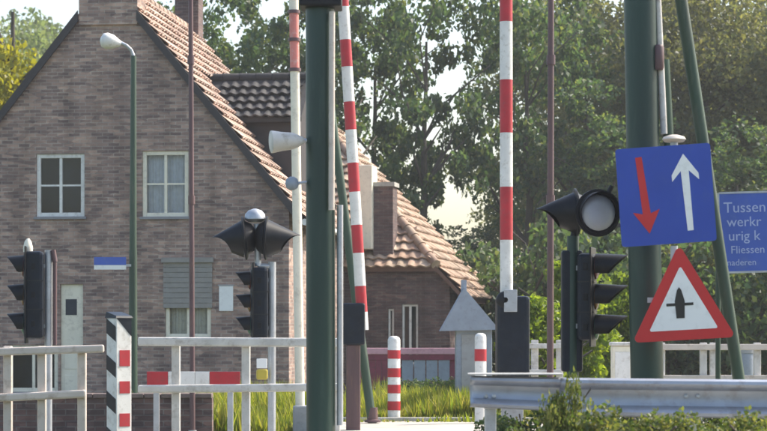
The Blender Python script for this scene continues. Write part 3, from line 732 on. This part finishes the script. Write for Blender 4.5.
# ------------------------------------------------------------------ signals
def visor(b, c, ax, r, L, mi=0, top=1.0, bot=.25, taper=.25, n=22, a0=-30, a1=210, th=.006):
    # open hood: half tube round axis ax, long on top, short below
    ax = Vector(ax).normalized(); up = Vector((0, 0, 1)); sd_ = ax.cross(up).normalized(); vs = []; K = 5
    for off in (0, th):
        for k in range(K + 1):
            for i in range(n + 1):
                th_ = R(a0 + (a1 - a0) * i / n); h = .5 + .5 * math.sin(th_); l = L * (bot + (top - bot) * h ** 1.3) * k / K
                rr = (r - off) * (1 - taper * (l / L))
                vs.append(Vector(c) + ax * l + (sd_ * math.cos(th_) + up * math.sin(th_)) * rr)
    m1 = (K + 1) * (n + 1); fs = []
    for k in range(K):
        for i in range(n):
            q = k*(n+1)+i; fs.append((q, q+1, q+n+2, q+n+1)); fs.append((m1+q, m1+q+n+1, m1+q+n+2, m1+q+1))
    for i in range(n):
        q = K*(n+1)+i; fs.append((q, q+1, m1+q+1, m1+q))
    for k in range(K):
        for i in (0, n):
            q = k*(n+1)+i; fs.append((q, q+n+1, m1+q+n+1, m1+q))
    b.add(vs, fs, mi); return b
def signal_head(parent, c, ax, w_, dpt, h, m_body, pitch, r=.10, L=.17, hood=M["black"]):
    # c = centre of the housing; ax = the way it faces
    ax = Vector(ax).normalized(); sd_ = ax.cross(Vector((0, 0, 1))).normalized(); rot = Matrix((( sd_.x, ax.x, 0), (sd_.y, ax.y, 0), (0, 0, 1))).to_4x4()
    X = Matrix.Translation(c) @ rot
    bo = MB().box((-w_/2, -dpt/2, -h/2), (w_/2, dpt/2, h/2), M=X).build("housing", m_body, parent, bevel=.035)
    MB().box((-w_/2 - .07, dpt/2 - .03, -h/2 - .05), (w_/2 + .07, dpt/2 - .015, h/2 + .05), M=X).build("backboard", M["black"], parent, bevel=.006)
    for sz_ in (-1, 1):
        for k in (1, 0, -1):
            MB().box((sz_*w_/2 - .004, -.02, k*pitch - .03), (sz_*w_/2 + .010, .02, k*pitch + .03), M=X).build("latch", M["black"], bo, bevel=.004)
    for k in (.5, -.5):
        MB().box((-w_/2 - .003, -dpt/2 - .003, k*pitch - .004), (w_/2 + .003, dpt/2 + .002, k*pitch + .004), M=X).build("seam", M["signblack"], bo)
    for k, lm in ((1, "lens_r"), (0, "lens_a"), (-1, "lens_g")):
        lc = Vector(c) + ax * (dpt / 2 + .001) + Vector((0, 0, k * pitch))
        l = MB().lathe(lc, ax, [(0, r*1.08), (.012, r*1.08), (.02, r*.9), (.035, r*.5), (.04, .01)], 20).build("lens", M[lm], parent, smooth=50)
        v = MB(); visor(v, lc + ax * .004, ax, r * 1.15, L, taper=.12); v.build("visor", hood, l, smooth=50)
    return bo
# left signal
D = 22; s = S(D); bb = P(45, 330, D); bb.z = GZ
t = thing("traffic_signal", "dark traffic signal at the far left facing left, in front of the door", "traffic light", (bb.x, D, GZ), 0, "road signals at the crossing")
ccn = P(34, 295, D)
signal_head(t, ccn, (-1, -.10, 0), .26, .20, .90, M["navy"], .295)
MB().tube((bb.x + .03, D + .02, GZ - .02), P(48.5, 250, D + .02), .04, .04, 14).build("pole", M["galv"], t, smooth=40)
MB().lathe(P(28, 252, D), (0, 0, 1), [(0, .05), (.05, .05), (.11, .035), (.14, .012)], 14).build("cap", M["cream"], t, smooth=40)
for y in (266, 326):
    p = P(40, y, D + .01); MB().box((p.x, p.y - .015, p.z - .02), (p.x + .11, p.y + .015, p.z + .02)).build("bracket", M["galv"], t)
MB().tube(P(55, 345, D), P(55, 262, D), .02, n=10).tube(P(55, 262, D), P(53, 250, D), .028, n=10).build("cable_conduit", M["brown"], t, smooth=40)
# signal under the paired hooded lamps
D = 22.3; bb = P(262, 330, D); bb.z = GZ
t = thing("traffic_signal", "dark traffic signal below the paired hooded lamps facing left", "traffic light", (bb.x, D, GZ), 0, "road signals at the crossing")
signal_head(t, P(259, 303, D), (-1, -.10, 0), .22, .18, .74, M["navy"], .235, r=.085, L=.15)
MB().tube((bb.x + .10, D + .03, GZ - .02), P(272, 262, D + .03), .042, .042, 14).build("pole", M["galv"], t, smooth=40)
for y in (280, 328):
    p = P(264, y, D + .02); MB().box((p.x, p.y - .015, p.z - .02), (p.x + .10, p.y + .015, p.z + .02)).build("bracket", M["galv"], t)
p = P(262, 370, D - .05); pbx = MB().box((p.x - .06, D - .07, p.z - .10), (p.x + .06, D - .0, p.z + .01)).build("push_button_box", M["yellow"], t, bevel=.02)
MB().box((p.x - .055, D - .085, p.z + .02), (p.x + .055, D - .071, p.z + .12)).build("button_plate", M["signwhite"], pbx, bevel=.006)
MB().box((p.x - .02, D - .0, p.z - .1), (p.x + .12, D + .02, p.z - .06)).build("box_bracket", M["galv"], pbx)

def hooded_lamp(parent, c, ax, r, L, mlens, bot=.3, taper=.55):
    ax = Vector(ax).normalized()
    hd_ = MB().lathe(Vector(c) - ax * .10, ax, [(0, r*.45), (.03, r*.7), (.09, r*.86), (.11, r*1.12), (.125, r*1.12), (.13, r*.95)], 26).build("lamp_body", M["black"], parent, smooth=40)
    MB().lathe(Vector(c) + ax * .032, ax, [(0, r*.84), (.012, r*.80), (.03, r*.5), (.036, .01)], 24).build("lens", mlens, hd_, smooth=60)
    v = MB(); visor(v, Vector(c) + ax * .022, ax, r * .98, L, bot=bot, taper=taper, a0=-85, a1=265); v.build("hood", M["black"], hd_, smooth=60)
D = 22.3; c = P(256, 238, D)
bb = P(262, 330, D)
t = thing("flashing_lamp_pair", "pair of back-to-back hooded black lamps above the middle signal", "warning light", (c.x, D, P(0, 262, D).z))
hooded_lamp(t, P(246, 238, D), (-1, -.04, -.10), .205, .34, M["lens"], bot=.38, taper=.8)
hooded_lamp(t, P(265, 238, D), (1, -.04, -.04), .205, .36, M["lens"], bot=.40, taper=.8)
MB().tube(P(258, 266, D), P(257, 224, D), .035, n=14).build("bracket_tube", M["galv"], t, smooth=40)
MB().lathe(P(255, 222, D), (0, 0, 1), [(0, .07), (.03, .11), (.08, .105), (.12, .07), (.14, .015)], 18).build("cap", M["galv"], t, smooth=50)
MB().tube(P(258, 266, D), P(272, 266, D + .03), .03, n=10).build("arm", M["galv"], t, smooth=40)

# right-hand signal and lamps
D = 17.6; bb = P(580, 330, D); bb.z = GZ
t = thing("traffic_signal", "dark traffic signal facing right beside the red warning triangle", "traffic light", (bb.x, D, GZ), 0, "road signals at the crossing")
signal_head(t, P(587, 297, D), (1, -.22, 0), .22, .14, .72, M["navy"], .25, r=.095, L=.26)
MB().tube((P(573, 0, D).x, D + .05, GZ - .02), P(573, 236, D + .05), .05, .05, 14).build("pole", M["green"], t, smooth=40)
MB().box((P(562, 0, D).x, D + .01, P(0, 372, D).z), (P(583, 0, D).x, D + .13, P(0, 250, D).z)).build("control_box", M["navy"], t, bevel=.02)
for y in (268, 326):
    p = P(573, y, D + .02); MB().box((p.x, p.y - .015, p.z - .02), (p.x + .12, p.y + .015, p.z + .02)).build("bracket", M["galv"], t)
c = P(592, 215, D)
t = thing("flashing_lamp_pair", "two black hooded round lamps beside the blue arrow sign", "warning light", (P(580, 0, D).x, D, P(0, 238, D).z))
hooded_lamp(t, P(578, 212, D), (-1, -.06, -.06), .175, .33, M["lens"], bot=.4, taper=.75)
hooded_lamp(t, P(597, 213, D - .12), (.28, -1, .0), .175, .12, M["lens"], bot=.1, taper=.0)
MB().tube(P(573, 240, D + .05), P(584, 205, D + .03), .035, n=12).tube(P(578, 212, D + .03), P(602, 206, D + .02), .04, n=12).build("bracket_tube", M["black"], t, smooth=40)
MB().tube(P(602, 206, D + .02), P(612, 186, D + .02), .028, .02, n=10).build("finial", M["black"], t, smooth=40)

# white notice on the wall of the house beside the signal
q0 = gl(219, 311, -.03); q1 = gl(233, 286, -.03)
n_ = HO + HX * ((q0[0] + q1[0]) / 2)
nb = thing("notice_board", "small white notice on the brick wall left of the middle signal", "notice", (n_.x, n_.y, q0[1]), -TH)
xm = (q0[0] + q1[0]) / 2; hwid = (q1[0] - q0[0]) / 2
MB().box((-hwid, -.03, 0), (hwid, -.004, q1[1] - q0[1])).build("panel", M["signwhite"], nb, local=True, bevel=.004)
MB().box((-hwid - .02, -.038, q1[1] - q0[1] + .002), (hwid + .02, -.004, q1[1] - q0[1] + .03)).build("top_trim", M["grey"], nb, local=True)

# ------------------------------------------------------------------ booms and posts
def boom(label, D, pts, w_px, bands, m0, m1, name="barrier_boom", base=True, group="raised striped booms"):
    # pts: (px,y) bottom and top; bands: y ranges painted red
    (xb, yb), (xt, yt) = pts
    bt = P(xb, 330, D); t = thing(name, label, "barrier", (bt.x, D, GZ), 0, group)
    ys = sorted(set([yt, yb] + [v for q in bands for v in q if yt < v < yb]))
    b = MB(); r = w_px / S(D) / 2
    at = lambda y: P(xb + (xt - xb) * (y - yb) / (yt - yb), y, D)
    for a, c in zip(ys[:-1], ys[1:]):
        red = any(q[0] <= (a + c) / 2 <= q[1] for q in bands)
        b.tube(at(c), at(a), r, r, 14, 1 if red else 0, caps=False)
    b.tube(at(ys[0] + .5), at(ys[0]), r, r * .8, 14, 0)
    b.build("boom", [m0, m1], t, smooth=50)
    return t, at, r
t, at, r = boom("faded pink and white boom standing left of the thick green post", 26, ((300.5, 432), (293, -45)), 9.5, [(12, 70), (-45, -20)], M["cream"], M["red_faded"])
MB().box((t.location.x - .09, 25.9, GZ - .02), (t.location.x + .13, 26.1, GZ + .35)).build("base", M["grey"], t, bevel=.02)
for y in (12, 40, 70):
    MB().lathe(at(y), (0, 0, 1), [(-.02, r*1.3), (.02, r*1.3)], 14).build("clamp", M["brown"], t, smooth=30)
t, at, r = boom("red and white boom leaning beside the right side of the thick green post", 27, ((363, 330), (340.5, -40)), 11.5,
                [(-45, -21+28), (40, 67), (102, 130), (163, 192), (225, 253), (286, 312)], M["white"], M["red"])
p = P(354, 345, 27)
MB().box((p.x - .15, 26.88, p.z), (p.x + .14, 27.14, P(0, 303, 27).z)).build("drive_box", M["navy"], t, bevel=.03)
MB().box((p.x - .10, 26.92, GZ - .02), (p.x + .08, 27.1, p.z + .01)).build("pedestal", M["brown"], t, bevel=.015)
t, at, r = boom("upright red and white boom standing free right of the outbuilding", 24, ((506.5, 300), (506, -40)), 13,
                [(-40, 22), (80, 133), (187, 240)], M["white"], M["red"])
p = P(512, 376, 24)
MB().box((p.x - .18, 23.82, p.z - .3), (p.x + .19, 24.2, P(0, 296, 24).z)).build("drive_box", M["navy"], t, bevel=.04)
MB().lathe(P(505, 300, 23.84), (0, -1, 0), [(-.06, .10), (.0, .10), (.03, .085), (.06, .03)], 18).build("pivot_hub", M["black"], t, smooth=40)
MB().box((p.x - .12, 23.88, GZ - .02), (p.x + .12, 24.12, p.z - .29)).build("pedestal", M["grey"], t, bevel=.01)
MB().box((P(503, 0, 24).x, 23.78, P(0, 312, 24).z), (P(516, 0, 24).x, 23.815, P(0, 290, 24).z)).build("clamp_plate", M["galv"], t, bevel=.006)

# thick green posts
def green_post(label, D, x_bot, x_top, w_px, ytop, extras):
    bt = P(x_bot, 330, D); bt.z = GZ; t = thing("bridge_post", label, "post", bt, 0, "thick green steel posts")
    tp = P(x_top, ytop, D); r = w_px / S(D) / 2
    MB().tube(bt - Vector((0, 0, .05)), tp, r, r, 24).build("shaft", M["green"], t, smooth=40)
    MB().lathe(bt, (0, 0, 1), [(0, r*1.8), (.04, r*1.8), (.045, r*1.05)], 24).build("base_flange", M["green"], t, smooth=30)
    extras(t, D); return t
def ex_left(t, D):
    a = P(300, 9, D); c = P(342, -6, D)
    MB().box((a.x, D - .20, a.z), (c.x, D + .18, c.z)).build("head_beam", M["black"], t, bevel=.015)
    MB().tube(P(340, 425, D - .02), P(340, 205, D - .02), .028, n=10).build("conduit", M["galv"], t, smooth=40)
    MB().tube(P(331.5, 210, D - .14), P(332, 12, D - .14), .028, n=10).build("conduit", M["rail_warm"], t, smooth=40)
    fl = MB(); fl.lathe(P(297, 141, D - .05), (-1, -.25, -.06), [(-.06, .03), (0, .06), (.04, .075), (.14, .085), (.22, .10), (.235, .10), (.24, .085)], 18)
    f = fl.build("floodlight", M["rail"], t, smooth=40)
    MB().tube(P(296, 140, D - .05), P(310, 141, D - .03), .02, n=8).build("floodlight_arm", M["galv"], f, smooth=40)
    g = MB().lathe(P(292, 188, D - .05), (0, 0, 1), [(-.02, .02), (0, .05), (.04, .062), (.08, .05), (.10, .02)], 16).build("camera_dome", M["bluegrey"], t, smooth=50)
    MB().tube(P(292, 184, D - .05), P(309, 182, D - .03), .014, n=8).build("dome_arm", M["galv"], g, smooth=40)
green_post("thick dark green post in the middle behind the white railing end", 19, 321, 320, 29, -60, ex_left)
def ex_right(t, D):
    MB().tube(P(664, 134, D - .02), P(655, -60, D - .02), .028, n=10).build("conduit", M["rail"], t, smooth=40)
    MB().lathe(P(658.5, 70, D - .06), (0, 0, 1), [(0, .035), (.02, .045), (.18, .045), (.2, .035)], 14).build("junction_box", M["brown"], t, smooth=40)
    MB().tube(P(672, 205, D + .05), P(664, 60, D + .05), .045, n=10).build("side_strut", M["green_l"], t, smooth=40)
    MB().tube(P(742, 400, D + .25), P(672, -60, D + .2), .052, n=12).build("raking_strut", M["green_l"], t, smooth=40)
green_post("thick dark green post behind the blue arrow sign and triangle", 17.2, 649, 639, 33, -70, ex_right)
# leaning pole
bt = P(372.5, 422, 29); lp = thing("leaning_pole", "thin green pole leaning across the striped boom down to the road", "pole", bt)
MB().tube(bt - Vector((0, 0, .05)), P(316, -4, 29), .062, .055, 12).build("shaft", M["green_l"], lp, smooth=40)
MB().lathe(bt, (0, 0, 1), [(0, .11), (.03, .11), (.04, .075), (.2, .07)], 14).build("foot", M["brown"], lp, smooth=30)

# bollards
def bollard(label, px, ytop, D, w_px, rings, ybot=None):
    bt = P(px, 330, D); bt.z = GZ; t = thing("bollard", label, "bollard", bt, 0, "red and white bollards")
    r = w_px / S(D) / 2; zt = P(px, ytop, D).z - bt.z
    MB().lathe(bt, (0, 0, 1), [(-.03, r), (zt - .05, r), (zt - .02, r * .85), (zt, r * .4)], 18).build("shaft", M["white"], t, smooth=40)
    for a, c in rings:
        MB().lathe(bt, (0, 0, 1), [(P(0, c, D).z - GZ, r + .004), (P(0, a, D).z - GZ, r + .004)], 18).build("red_ring", M["red"], t, smooth=40)
bollard("red and white ringed bollard standing in the sunny grass", 394, 336, 29.9, 12.5, [(350, 358.5), (368, 377), (384.5, 393), (401, 410)])
bollard("red and white bollard partly behind the guardrail's left end", 480.5, 333, 29, 11.5, [(349, 361), (385, 397)])

# maroon fence in the background
D = 38; fa = P(358, 330, D)
fe = thing("maroon_fence", "low maroon board fence with pink top rail behind the ringed bollard", "fence", (P(408, 0, D).x, D, ground_z(D)))
a = P(356, 357, D); c = P(458, 349, D)
MB().box((a.x, D - .05, a.z + .05), (c.x, D + .05, c.z + .02)).build("top_rail", M["pink"], fe, bevel=.01)
MB().box((a.x, D - .03, a.z - .05), (c.x, D + .03, a.z + .045)).build("under_rail", M["maroon"], fe)
for i in range(6):
    x0 = P(357 + i * 6.2, 0, D).x
    MB().box((x0, D - .02, .08), (x0 + .105, D + .01, a.z - .052)).build("board", M["maroon"], fe, bevel=.004)
for i in range(4):
    p0 = P(402 + i * 12.2, 0, D); p1 = P(413 + i * 12.2, 0, D)
    MB().box((p0.x, D - .015, P(0, 381, D).z), (p1.x, D + .01, a.z - .052)).build("grey_panel", M["bluegrey"], fe, bevel=.004)
for x in (398, 452):
    p = P(x, 0, D); MB().box((p.x - .05, D + .012, -.1), (p.x + .05, D + .10, a.z + .04)).build("post", M["maroon"], fe)

# grey gabled cabinet
D = 31; s = S(D)
cb_ = thing("gabled_cabinet", "blue grey cabinet with pointed gable roof next to the dark barrier housing", "cabinet", (P(472, 0, D).x, D, GZ))
x0 = P(456, 0, D).x; x1 = P(492, 0, D).x; ze = P(0, 326, D).z
MB().box((x0, D - .02, GZ - .02), (x1, D + .5, ze)).build("body", M["bluegrey"], cb_, bevel=.01)
xa_, xb_, xm = P(440, 0, D).x, P(499, 0, D).x, P(464, 0, D).x; zp = P(0, 288, D).z; ze2 = P(0, 331, D).z
b = MB(); b.add([(xa_, D - .14, ze2), (xb_, D - .14, ze2 + .02), (xm, D - .14, zp), (xa_, D + .6, ze2), (xb_, D + .6, ze2 + .02), (xm, D + .6, zp)],
               [(0, 1, 2), (3, 5, 4), (0, 2, 5, 3), (2, 1, 4, 5), (0, 3, 4, 1)])
b.build("roof", M["bluegrey"], cb_)
MB().box((xm - .04, D + .05, zp - .05), (xm + .04, D + .15, zp + .12)).build("finial", M["bluegrey"], cb_)
MB().box((x0 + .08, D - .032, GZ + .2), (x1 - .08, D - .021, ze - .12)).build("door", M["grey"], cb_, bevel=.004)

# ------------------------------------------------------------------ signs on the right
def rot_plate(c, deg): return Matrix.Translation(c) @ Matrix.Rotation(R(-deg), 4, 'Y')
D = 16.6; s = S(D)
def rrect(w_, h, r, n=5):
    pts = []
    for cx, cz, a in ((w_/2-r, h/2-r, 0), (-w_/2+r, h/2-r, 90), (-w_/2+r, -h/2+r, 180), (w_/2-r, -h/2+r, 270)):
        for i in range(n + 1):
            t = R(a + 90 * i / n); pts.append((cx + r*math.cos(t), cz + r*math.sin(t)))
    return pts
def sgn(name, label, loc): return thing(name, label, "sign", loc, 0, None)
c = P(666, 195, D); t = sgn("priority_sign", "square blue road sign with red down arrow and white up arrow", P(666, 245, D))
X = rot_plate(c, 4.0); k = 1 / s
MB().prism(rrect(95*k, 98*k, 3*k), .012, X).build("plate", M["blue"], t)
def arrow(L, sw0, sw1, hw_, hl):   # pointing up, origin centre
    return [(-sw0/2, -L/2), (sw0/2, -L/2), (sw1/2, L/2 - hl), (hw_/2, L/2 - hl - 3*k), (0, L/2), (-hw_/2, L/2 - hl - 3*k), (-sw1/2, L/2 - hl)]
MB().prism([(x*1, z) for x, z in arrow(77*k, 6.5*k, 8*k, 27*k, 20*k)], .003, X @ Matrix.Translation((-22*k, -.0035, 1*k)) @ Matrix.Rotation(R(180), 4, 'Y') @ Matrix.Rotation(R(-4.5), 4, 'Y')).build("red_arrow", M["signred"], t)
MB().prism([(-3*k, -38*k), (3*k, -38*k), (4*k, 22*k), (13.5*k, 12*k), (13.5*k, 18.5*k), (0, 39*k), (-13.5*k, 18.5*k), (-13.5*k, 12*k), (-4*k, 22*k)], .003, X @ Matrix.Translation((21*k, -.0035, 1*k)) @ Matrix.Rotation(R(-1.8), 4, 'Y')).build("white_arrow", M["signwhite"], t)
MB().tube(P(674, 243, D + .06), P(674, 138, D + .06), .03, n=12).build("pole", M["galv"], t, smooth=40)
MB().lathe(P(674, 142, D + .06), (0, 0, 1), [(0, .075), (.02, .095), (.04, .08), (.055, .03)], 16).build("pole_cap", M["rail_warm"], t, smooth=50)
for y in (165, 225):
    p = P(674, y, D); MB().box((p.x - .20, D + .02, p.z - .02), (p.x + .06, D + .04, p.z + .02)).build("clamp", M["galv"], t)
# triangle
c = P(682.5, 308, D - .05); t = sgn("warning_triangle", "red bordered white warning triangle with black crossroads symbol", P(683, 338, D))
X = rot_plate(c, 3.2)
def rtri(R_, r, n=6):
    pts = []
    for a in (90, 210, 330):
        q = Vector((math.cos(R(a)), math.sin(R(a)))) * (R_ - 2*r)
        for i in range(n + 1):
            tt = R(a - 60 + 120 * i / n); pts.append((q.x + r*math.cos(tt), q.y*1.07 + r*math.sin(tt)))
    return pts
MB().prism(rtri(60*k, 4*k), .012, X).build("red_plate", M["signred"], t)
MB().prism(rtri(40*k, 1.5*k), .003, X @ Matrix.Translation((0, -.0035, -.5*k))).build("white_field", M["signwhite"], t)
Xs = X @ Matrix.Translation((-2.5*k, -.007, 3*k))
MB().prism([(-4*k, -13*k), (4*k, -13*k), (5*k, 4*k), (2.2*k, 15*k), (0, 18*k), (-2.2*k, 15*k), (-5*k, 4*k)], .003, Xs).build("crossroads_symbol", M["signblack"], t)
MB().prism([(-13.5*k, -.6*k), (13.5*k, -.6*k), (13.5*k, 2.2*k), (-13.5*k, 2.2*k)], .0015, Xs @ Matrix.Translation((0, .0012, 0))).build("crossbar", M["signblack"], t)
p = P(676, 300, D); MB().box((p.x - .22, D + .005, p.z - .02), (p.x + .05, D + .03, p.z + .02)).build("clamp", M["galv"], t)
MB().tube(P(675, 330, D + .06), P(674, 246, D + .06), .03, n=12).build("pole", M["galv"], t, smooth=40)
# lettered sign
D = 18; s = S(D); k = 1 / s; c = P(751, 232, D)
t = sgn("lettered_sign", "blue sign with rows of pale lettering on a thin post", (P(719, 0, D).x, D, GZ))
X = rot_plate(c, 1.6); wS = 64*k; hS = 80*k
pl = MB().prism(rrect(wS, hS, 2*k), .015, X).build("plate", M["blue_l"], t)
fr = MB()
for q in ((-wS/2 - .006, -hS/2, -wS/2 + .010, hS/2), (wS/2 - .010, -hS/2, wS/2 + .006, hS/2), (-wS/2 + .0105, hS/2 - .010, wS/2 - .0105, hS/2 + .006), (-wS/2 + .0105, -hS/2 - .006, wS/2 - .0105, -hS/2 + .010)):
    fr.box((q[0], -.006, q[1]), (q[2], .019, q[3]), M=X)
fr.build("edge_frame", M["galv"], t)
MB().tube((P(718.5, 0, D).x, D + .05, GZ - .02), P(718.5, 196, D + .05), .022, n=10).build("pole", M["green_l"], t, smooth=40)
for y in (205, 262):
    p = P(718, y, D); MB().box((p.x, D + .018, p.z - .015), (p.x + .12, D + .03, p.z + .015)).build("clamp", M["galv"], t)
def text(parent, body, X, size, m, x, z):
    cu = bpy.data.curves.new("lettering", 'FONT'); cu.body = body; cu.size = size; cu.extrude = .001; cu.resolution_u = 3
    ob = bpy.data.objects.new("lettering", cu); me = bpy.data.meshes.new_from_object(ob); bpy.data.objects.remove(ob)
    T = X @ Matrix.Translation((x, -.002, z)) @ Matrix.Rotation(R(90), 4, 'X')
    me.transform(wm(parent).inverted() @ T); me.materials.clear(); me.materials.append(m)
    o = bpy.data.objects.new("lettering", me); COL.objects.link(o); o.parent = parent
for body, y, sz, x0 in (("Tussen", 212, 15, 724), ("werkr", 226, 14, 727), ("urig k", 240, 14, 728), ("Fliessen", 253, 11, 730), ("naderen", 265, 9, 726)):
    text(t, body, X, sz * k, M["signtext"], (x0 - 751) * k, (232 - y) * k)

# ------------------------------------------------------------------ guardrail
D = 15
gr = thing("guardrail", "galvanised W-beam guardrail along the road at lower right", "guardrail", (P(620, 0, D).x, D, GZ))
def wbeam(x0, x1, ytop0, ytop1, ybot0, ybot1, yoff, m=M["guard"], end=False):
    pr_ = [(0, .0), (.012, -.035), (.05, -.075), (.13, -.080), (.20, -.070), (.30, -.012), (.42, .0), (.50, .0), (.58, .0), (.70, -.012), (.80, -.070), (.87, -.080), (.95, -.075), (.988, -.035), (1, .0)]
    b = MB(); n = 24; vs = []
    for i in range(n + 1):
        u = i / n; a = P(x0 + (x1-x0)*u, ytop0 + (ytop1-ytop0)*u, D); c = P(x0 + (x1-x0)*u, ybot0 + (ybot1-ybot0)*u, D)
        for tt, dy in pr_:
            e = 0
            if end and i == 0: e = .02
            vs.append((a.x, D + yoff + dy + e, a.z + (c.z - a.z) * tt))
    m_ = len(pr_)
    b.add(vs, [(i*m_+j, i*m_+j+1, (i+1)*m_+j+1, (i+1)*m_+j) for i in range(n) for j in range(m_-1)])
    return b.build("beam", m, gr, smooth=40, solid=.004)
wbeam(560, 800, 377.5, 380, 416, 419, 0)
wbeam(470, 572, 375.5, 377.6, 407, 412, .012, end=True)
for x in (490, 590, 692, 790):
    p = P(x, 380, D + .16); MB().box((p.x - .04, D + .06, GZ - .05), (p.x + .04, D + .16, p.z + .0)).build("post", M["galv"], gr, bevel=.008)
    MB().box((p.x - .05, D + .015, p.z - .2), (p.x + .05, D + .058, p.z - .03)).build("spacer", M["galv"], gr, bevel=.005)
b = MB()
for x in (486, 494, 561, 567, 686, 698):
    q = P(x, 396, D - .005); b = MB().lathe(q, (0, -1, 0), [(0, .016), (.006, .016), (.012, .008)], 8); b.build("bolt", M["galv"], gr)
MB().box((P(468, 0, D).x, D - .10, P(0, 374.5, D).z), (P(562, 0, D).x, D + .10, P(0, 373, D).z)).build("lip_highlight", M["rail"], gr, bevel=.004)  # pale strip added as the sun's highlight on the beam's top lip

# ------------------------------------------------------------------ white fence and small things behind the guardrail
D = 31; wf = thing("white_fence", "white post and rail fence behind the guardrail at right", "fence", (P(710, 0, D).x, D, GZ))
for x0, x1, y in ((655, 800, 347), (655, 800, 378)):
    a = P(x0, y + 3, D); c = P(x1, y - 3, D); MB().box((a.x, D - .03, a.z), (c.x, D + .03, c.z)).build("rail", M["rail_warm"], wf, bevel=.008)
for x in (662, 704, 714, 758):
    p = P(x, 344, D); MB().box((p.x - .05, D + .032, GZ - .03), (p.x + .05, D + .12, p.z + .02)).build("post", M["rail"], wf, bevel=.01)
D = 30.5; wf = thing("white_fence", "short white rail fence between the brown mast and barrier housing", "fence", (P(550, 0, D).x, D, GZ))
for y in (346, 372):
    a = P(528, y + 2.5, D); c = P(562, y - 2.5, D); MB().box((a.x, D - .03, a.z), (c.x, D + .03, c.z)).build("rail", M["rail"], wf, bevel=.008)
for x in (535, 560):
    p = P(x, 340, D); MB().box((p.x - .05, D + .032, GZ - .03), (p.x + .05, D + .11, p.z)).build("post", M["rail"], wf, bevel=.01)
D = 28; wb = thing("utility_box", "small cream utility box left of the right green post", "cabinet", (P(622, 0, D).x, D, GZ))
MB().box((P(613, 0, D).x, D, GZ), (P(632, 0, D).x, D + .3, P(0, 346, D).z)).build("body", M["cream"], wb, bevel=.015)
MB().box((P(611.5, 0, D).x, D - .03, P(0, 346, D).z + .002), (P(633.5, 0, D).x, D + .33, P(0, 342, D).z)).build("lid", M["rail"], wb, bevel=.015)
MB().box((P(615, 0, D).x, D - .012, GZ + .15), (P(630, 0, D).x, D - .001, P(0, 352, D).z)).build("door", M["white"], wb, bevel=.004)
D = 32.5; bn = thing("litter_bin", "blue grey ribbed bin behind the white fence", "bin", (P(743, 0, D).x, D, GZ))
z1 = P(0, 351, D).z; bnb = MB().lathe((P(743, 0, D).x, D, GZ), (0, 0, 1), [(0, .15), (.02, .16), (z1-GZ-.05, .19), (z1-GZ, .18)], 20).build("body", M["bluegrey"], bn, smooth=40)
MB().lathe((P(743, 0, D).x, D, z1), (0, 0, 1), [(-.03, .2), (.02, .2), (.05, .12)], 20).build("rim", M["grey"], bn, smooth=40)

# ------------------------------------------------------------------ summer haze
hz = MB().box((-120, -20, -1.5), (120, 230, 26)).build("haze", bpy.data.materials.new("haze_air")); hz["kind"] = "stuff"
hm = hz.data.materials[0]; hm.use_nodes = True; ht = hm.node_tree; ht.nodes.clear()
ho = ht.nodes.new("ShaderNodeOutputMaterial"); hv = ht.nodes.new("ShaderNodeVolumePrincipled")
hv.inputs["Color"].default_value = (.93, .96, 1, 1); hv.inputs["Density"].default_value = .0006; hv.inputs["Anisotropy"].default_value = .25
ht.links.new(hv.outputs[0], ho.inputs["Volume"])
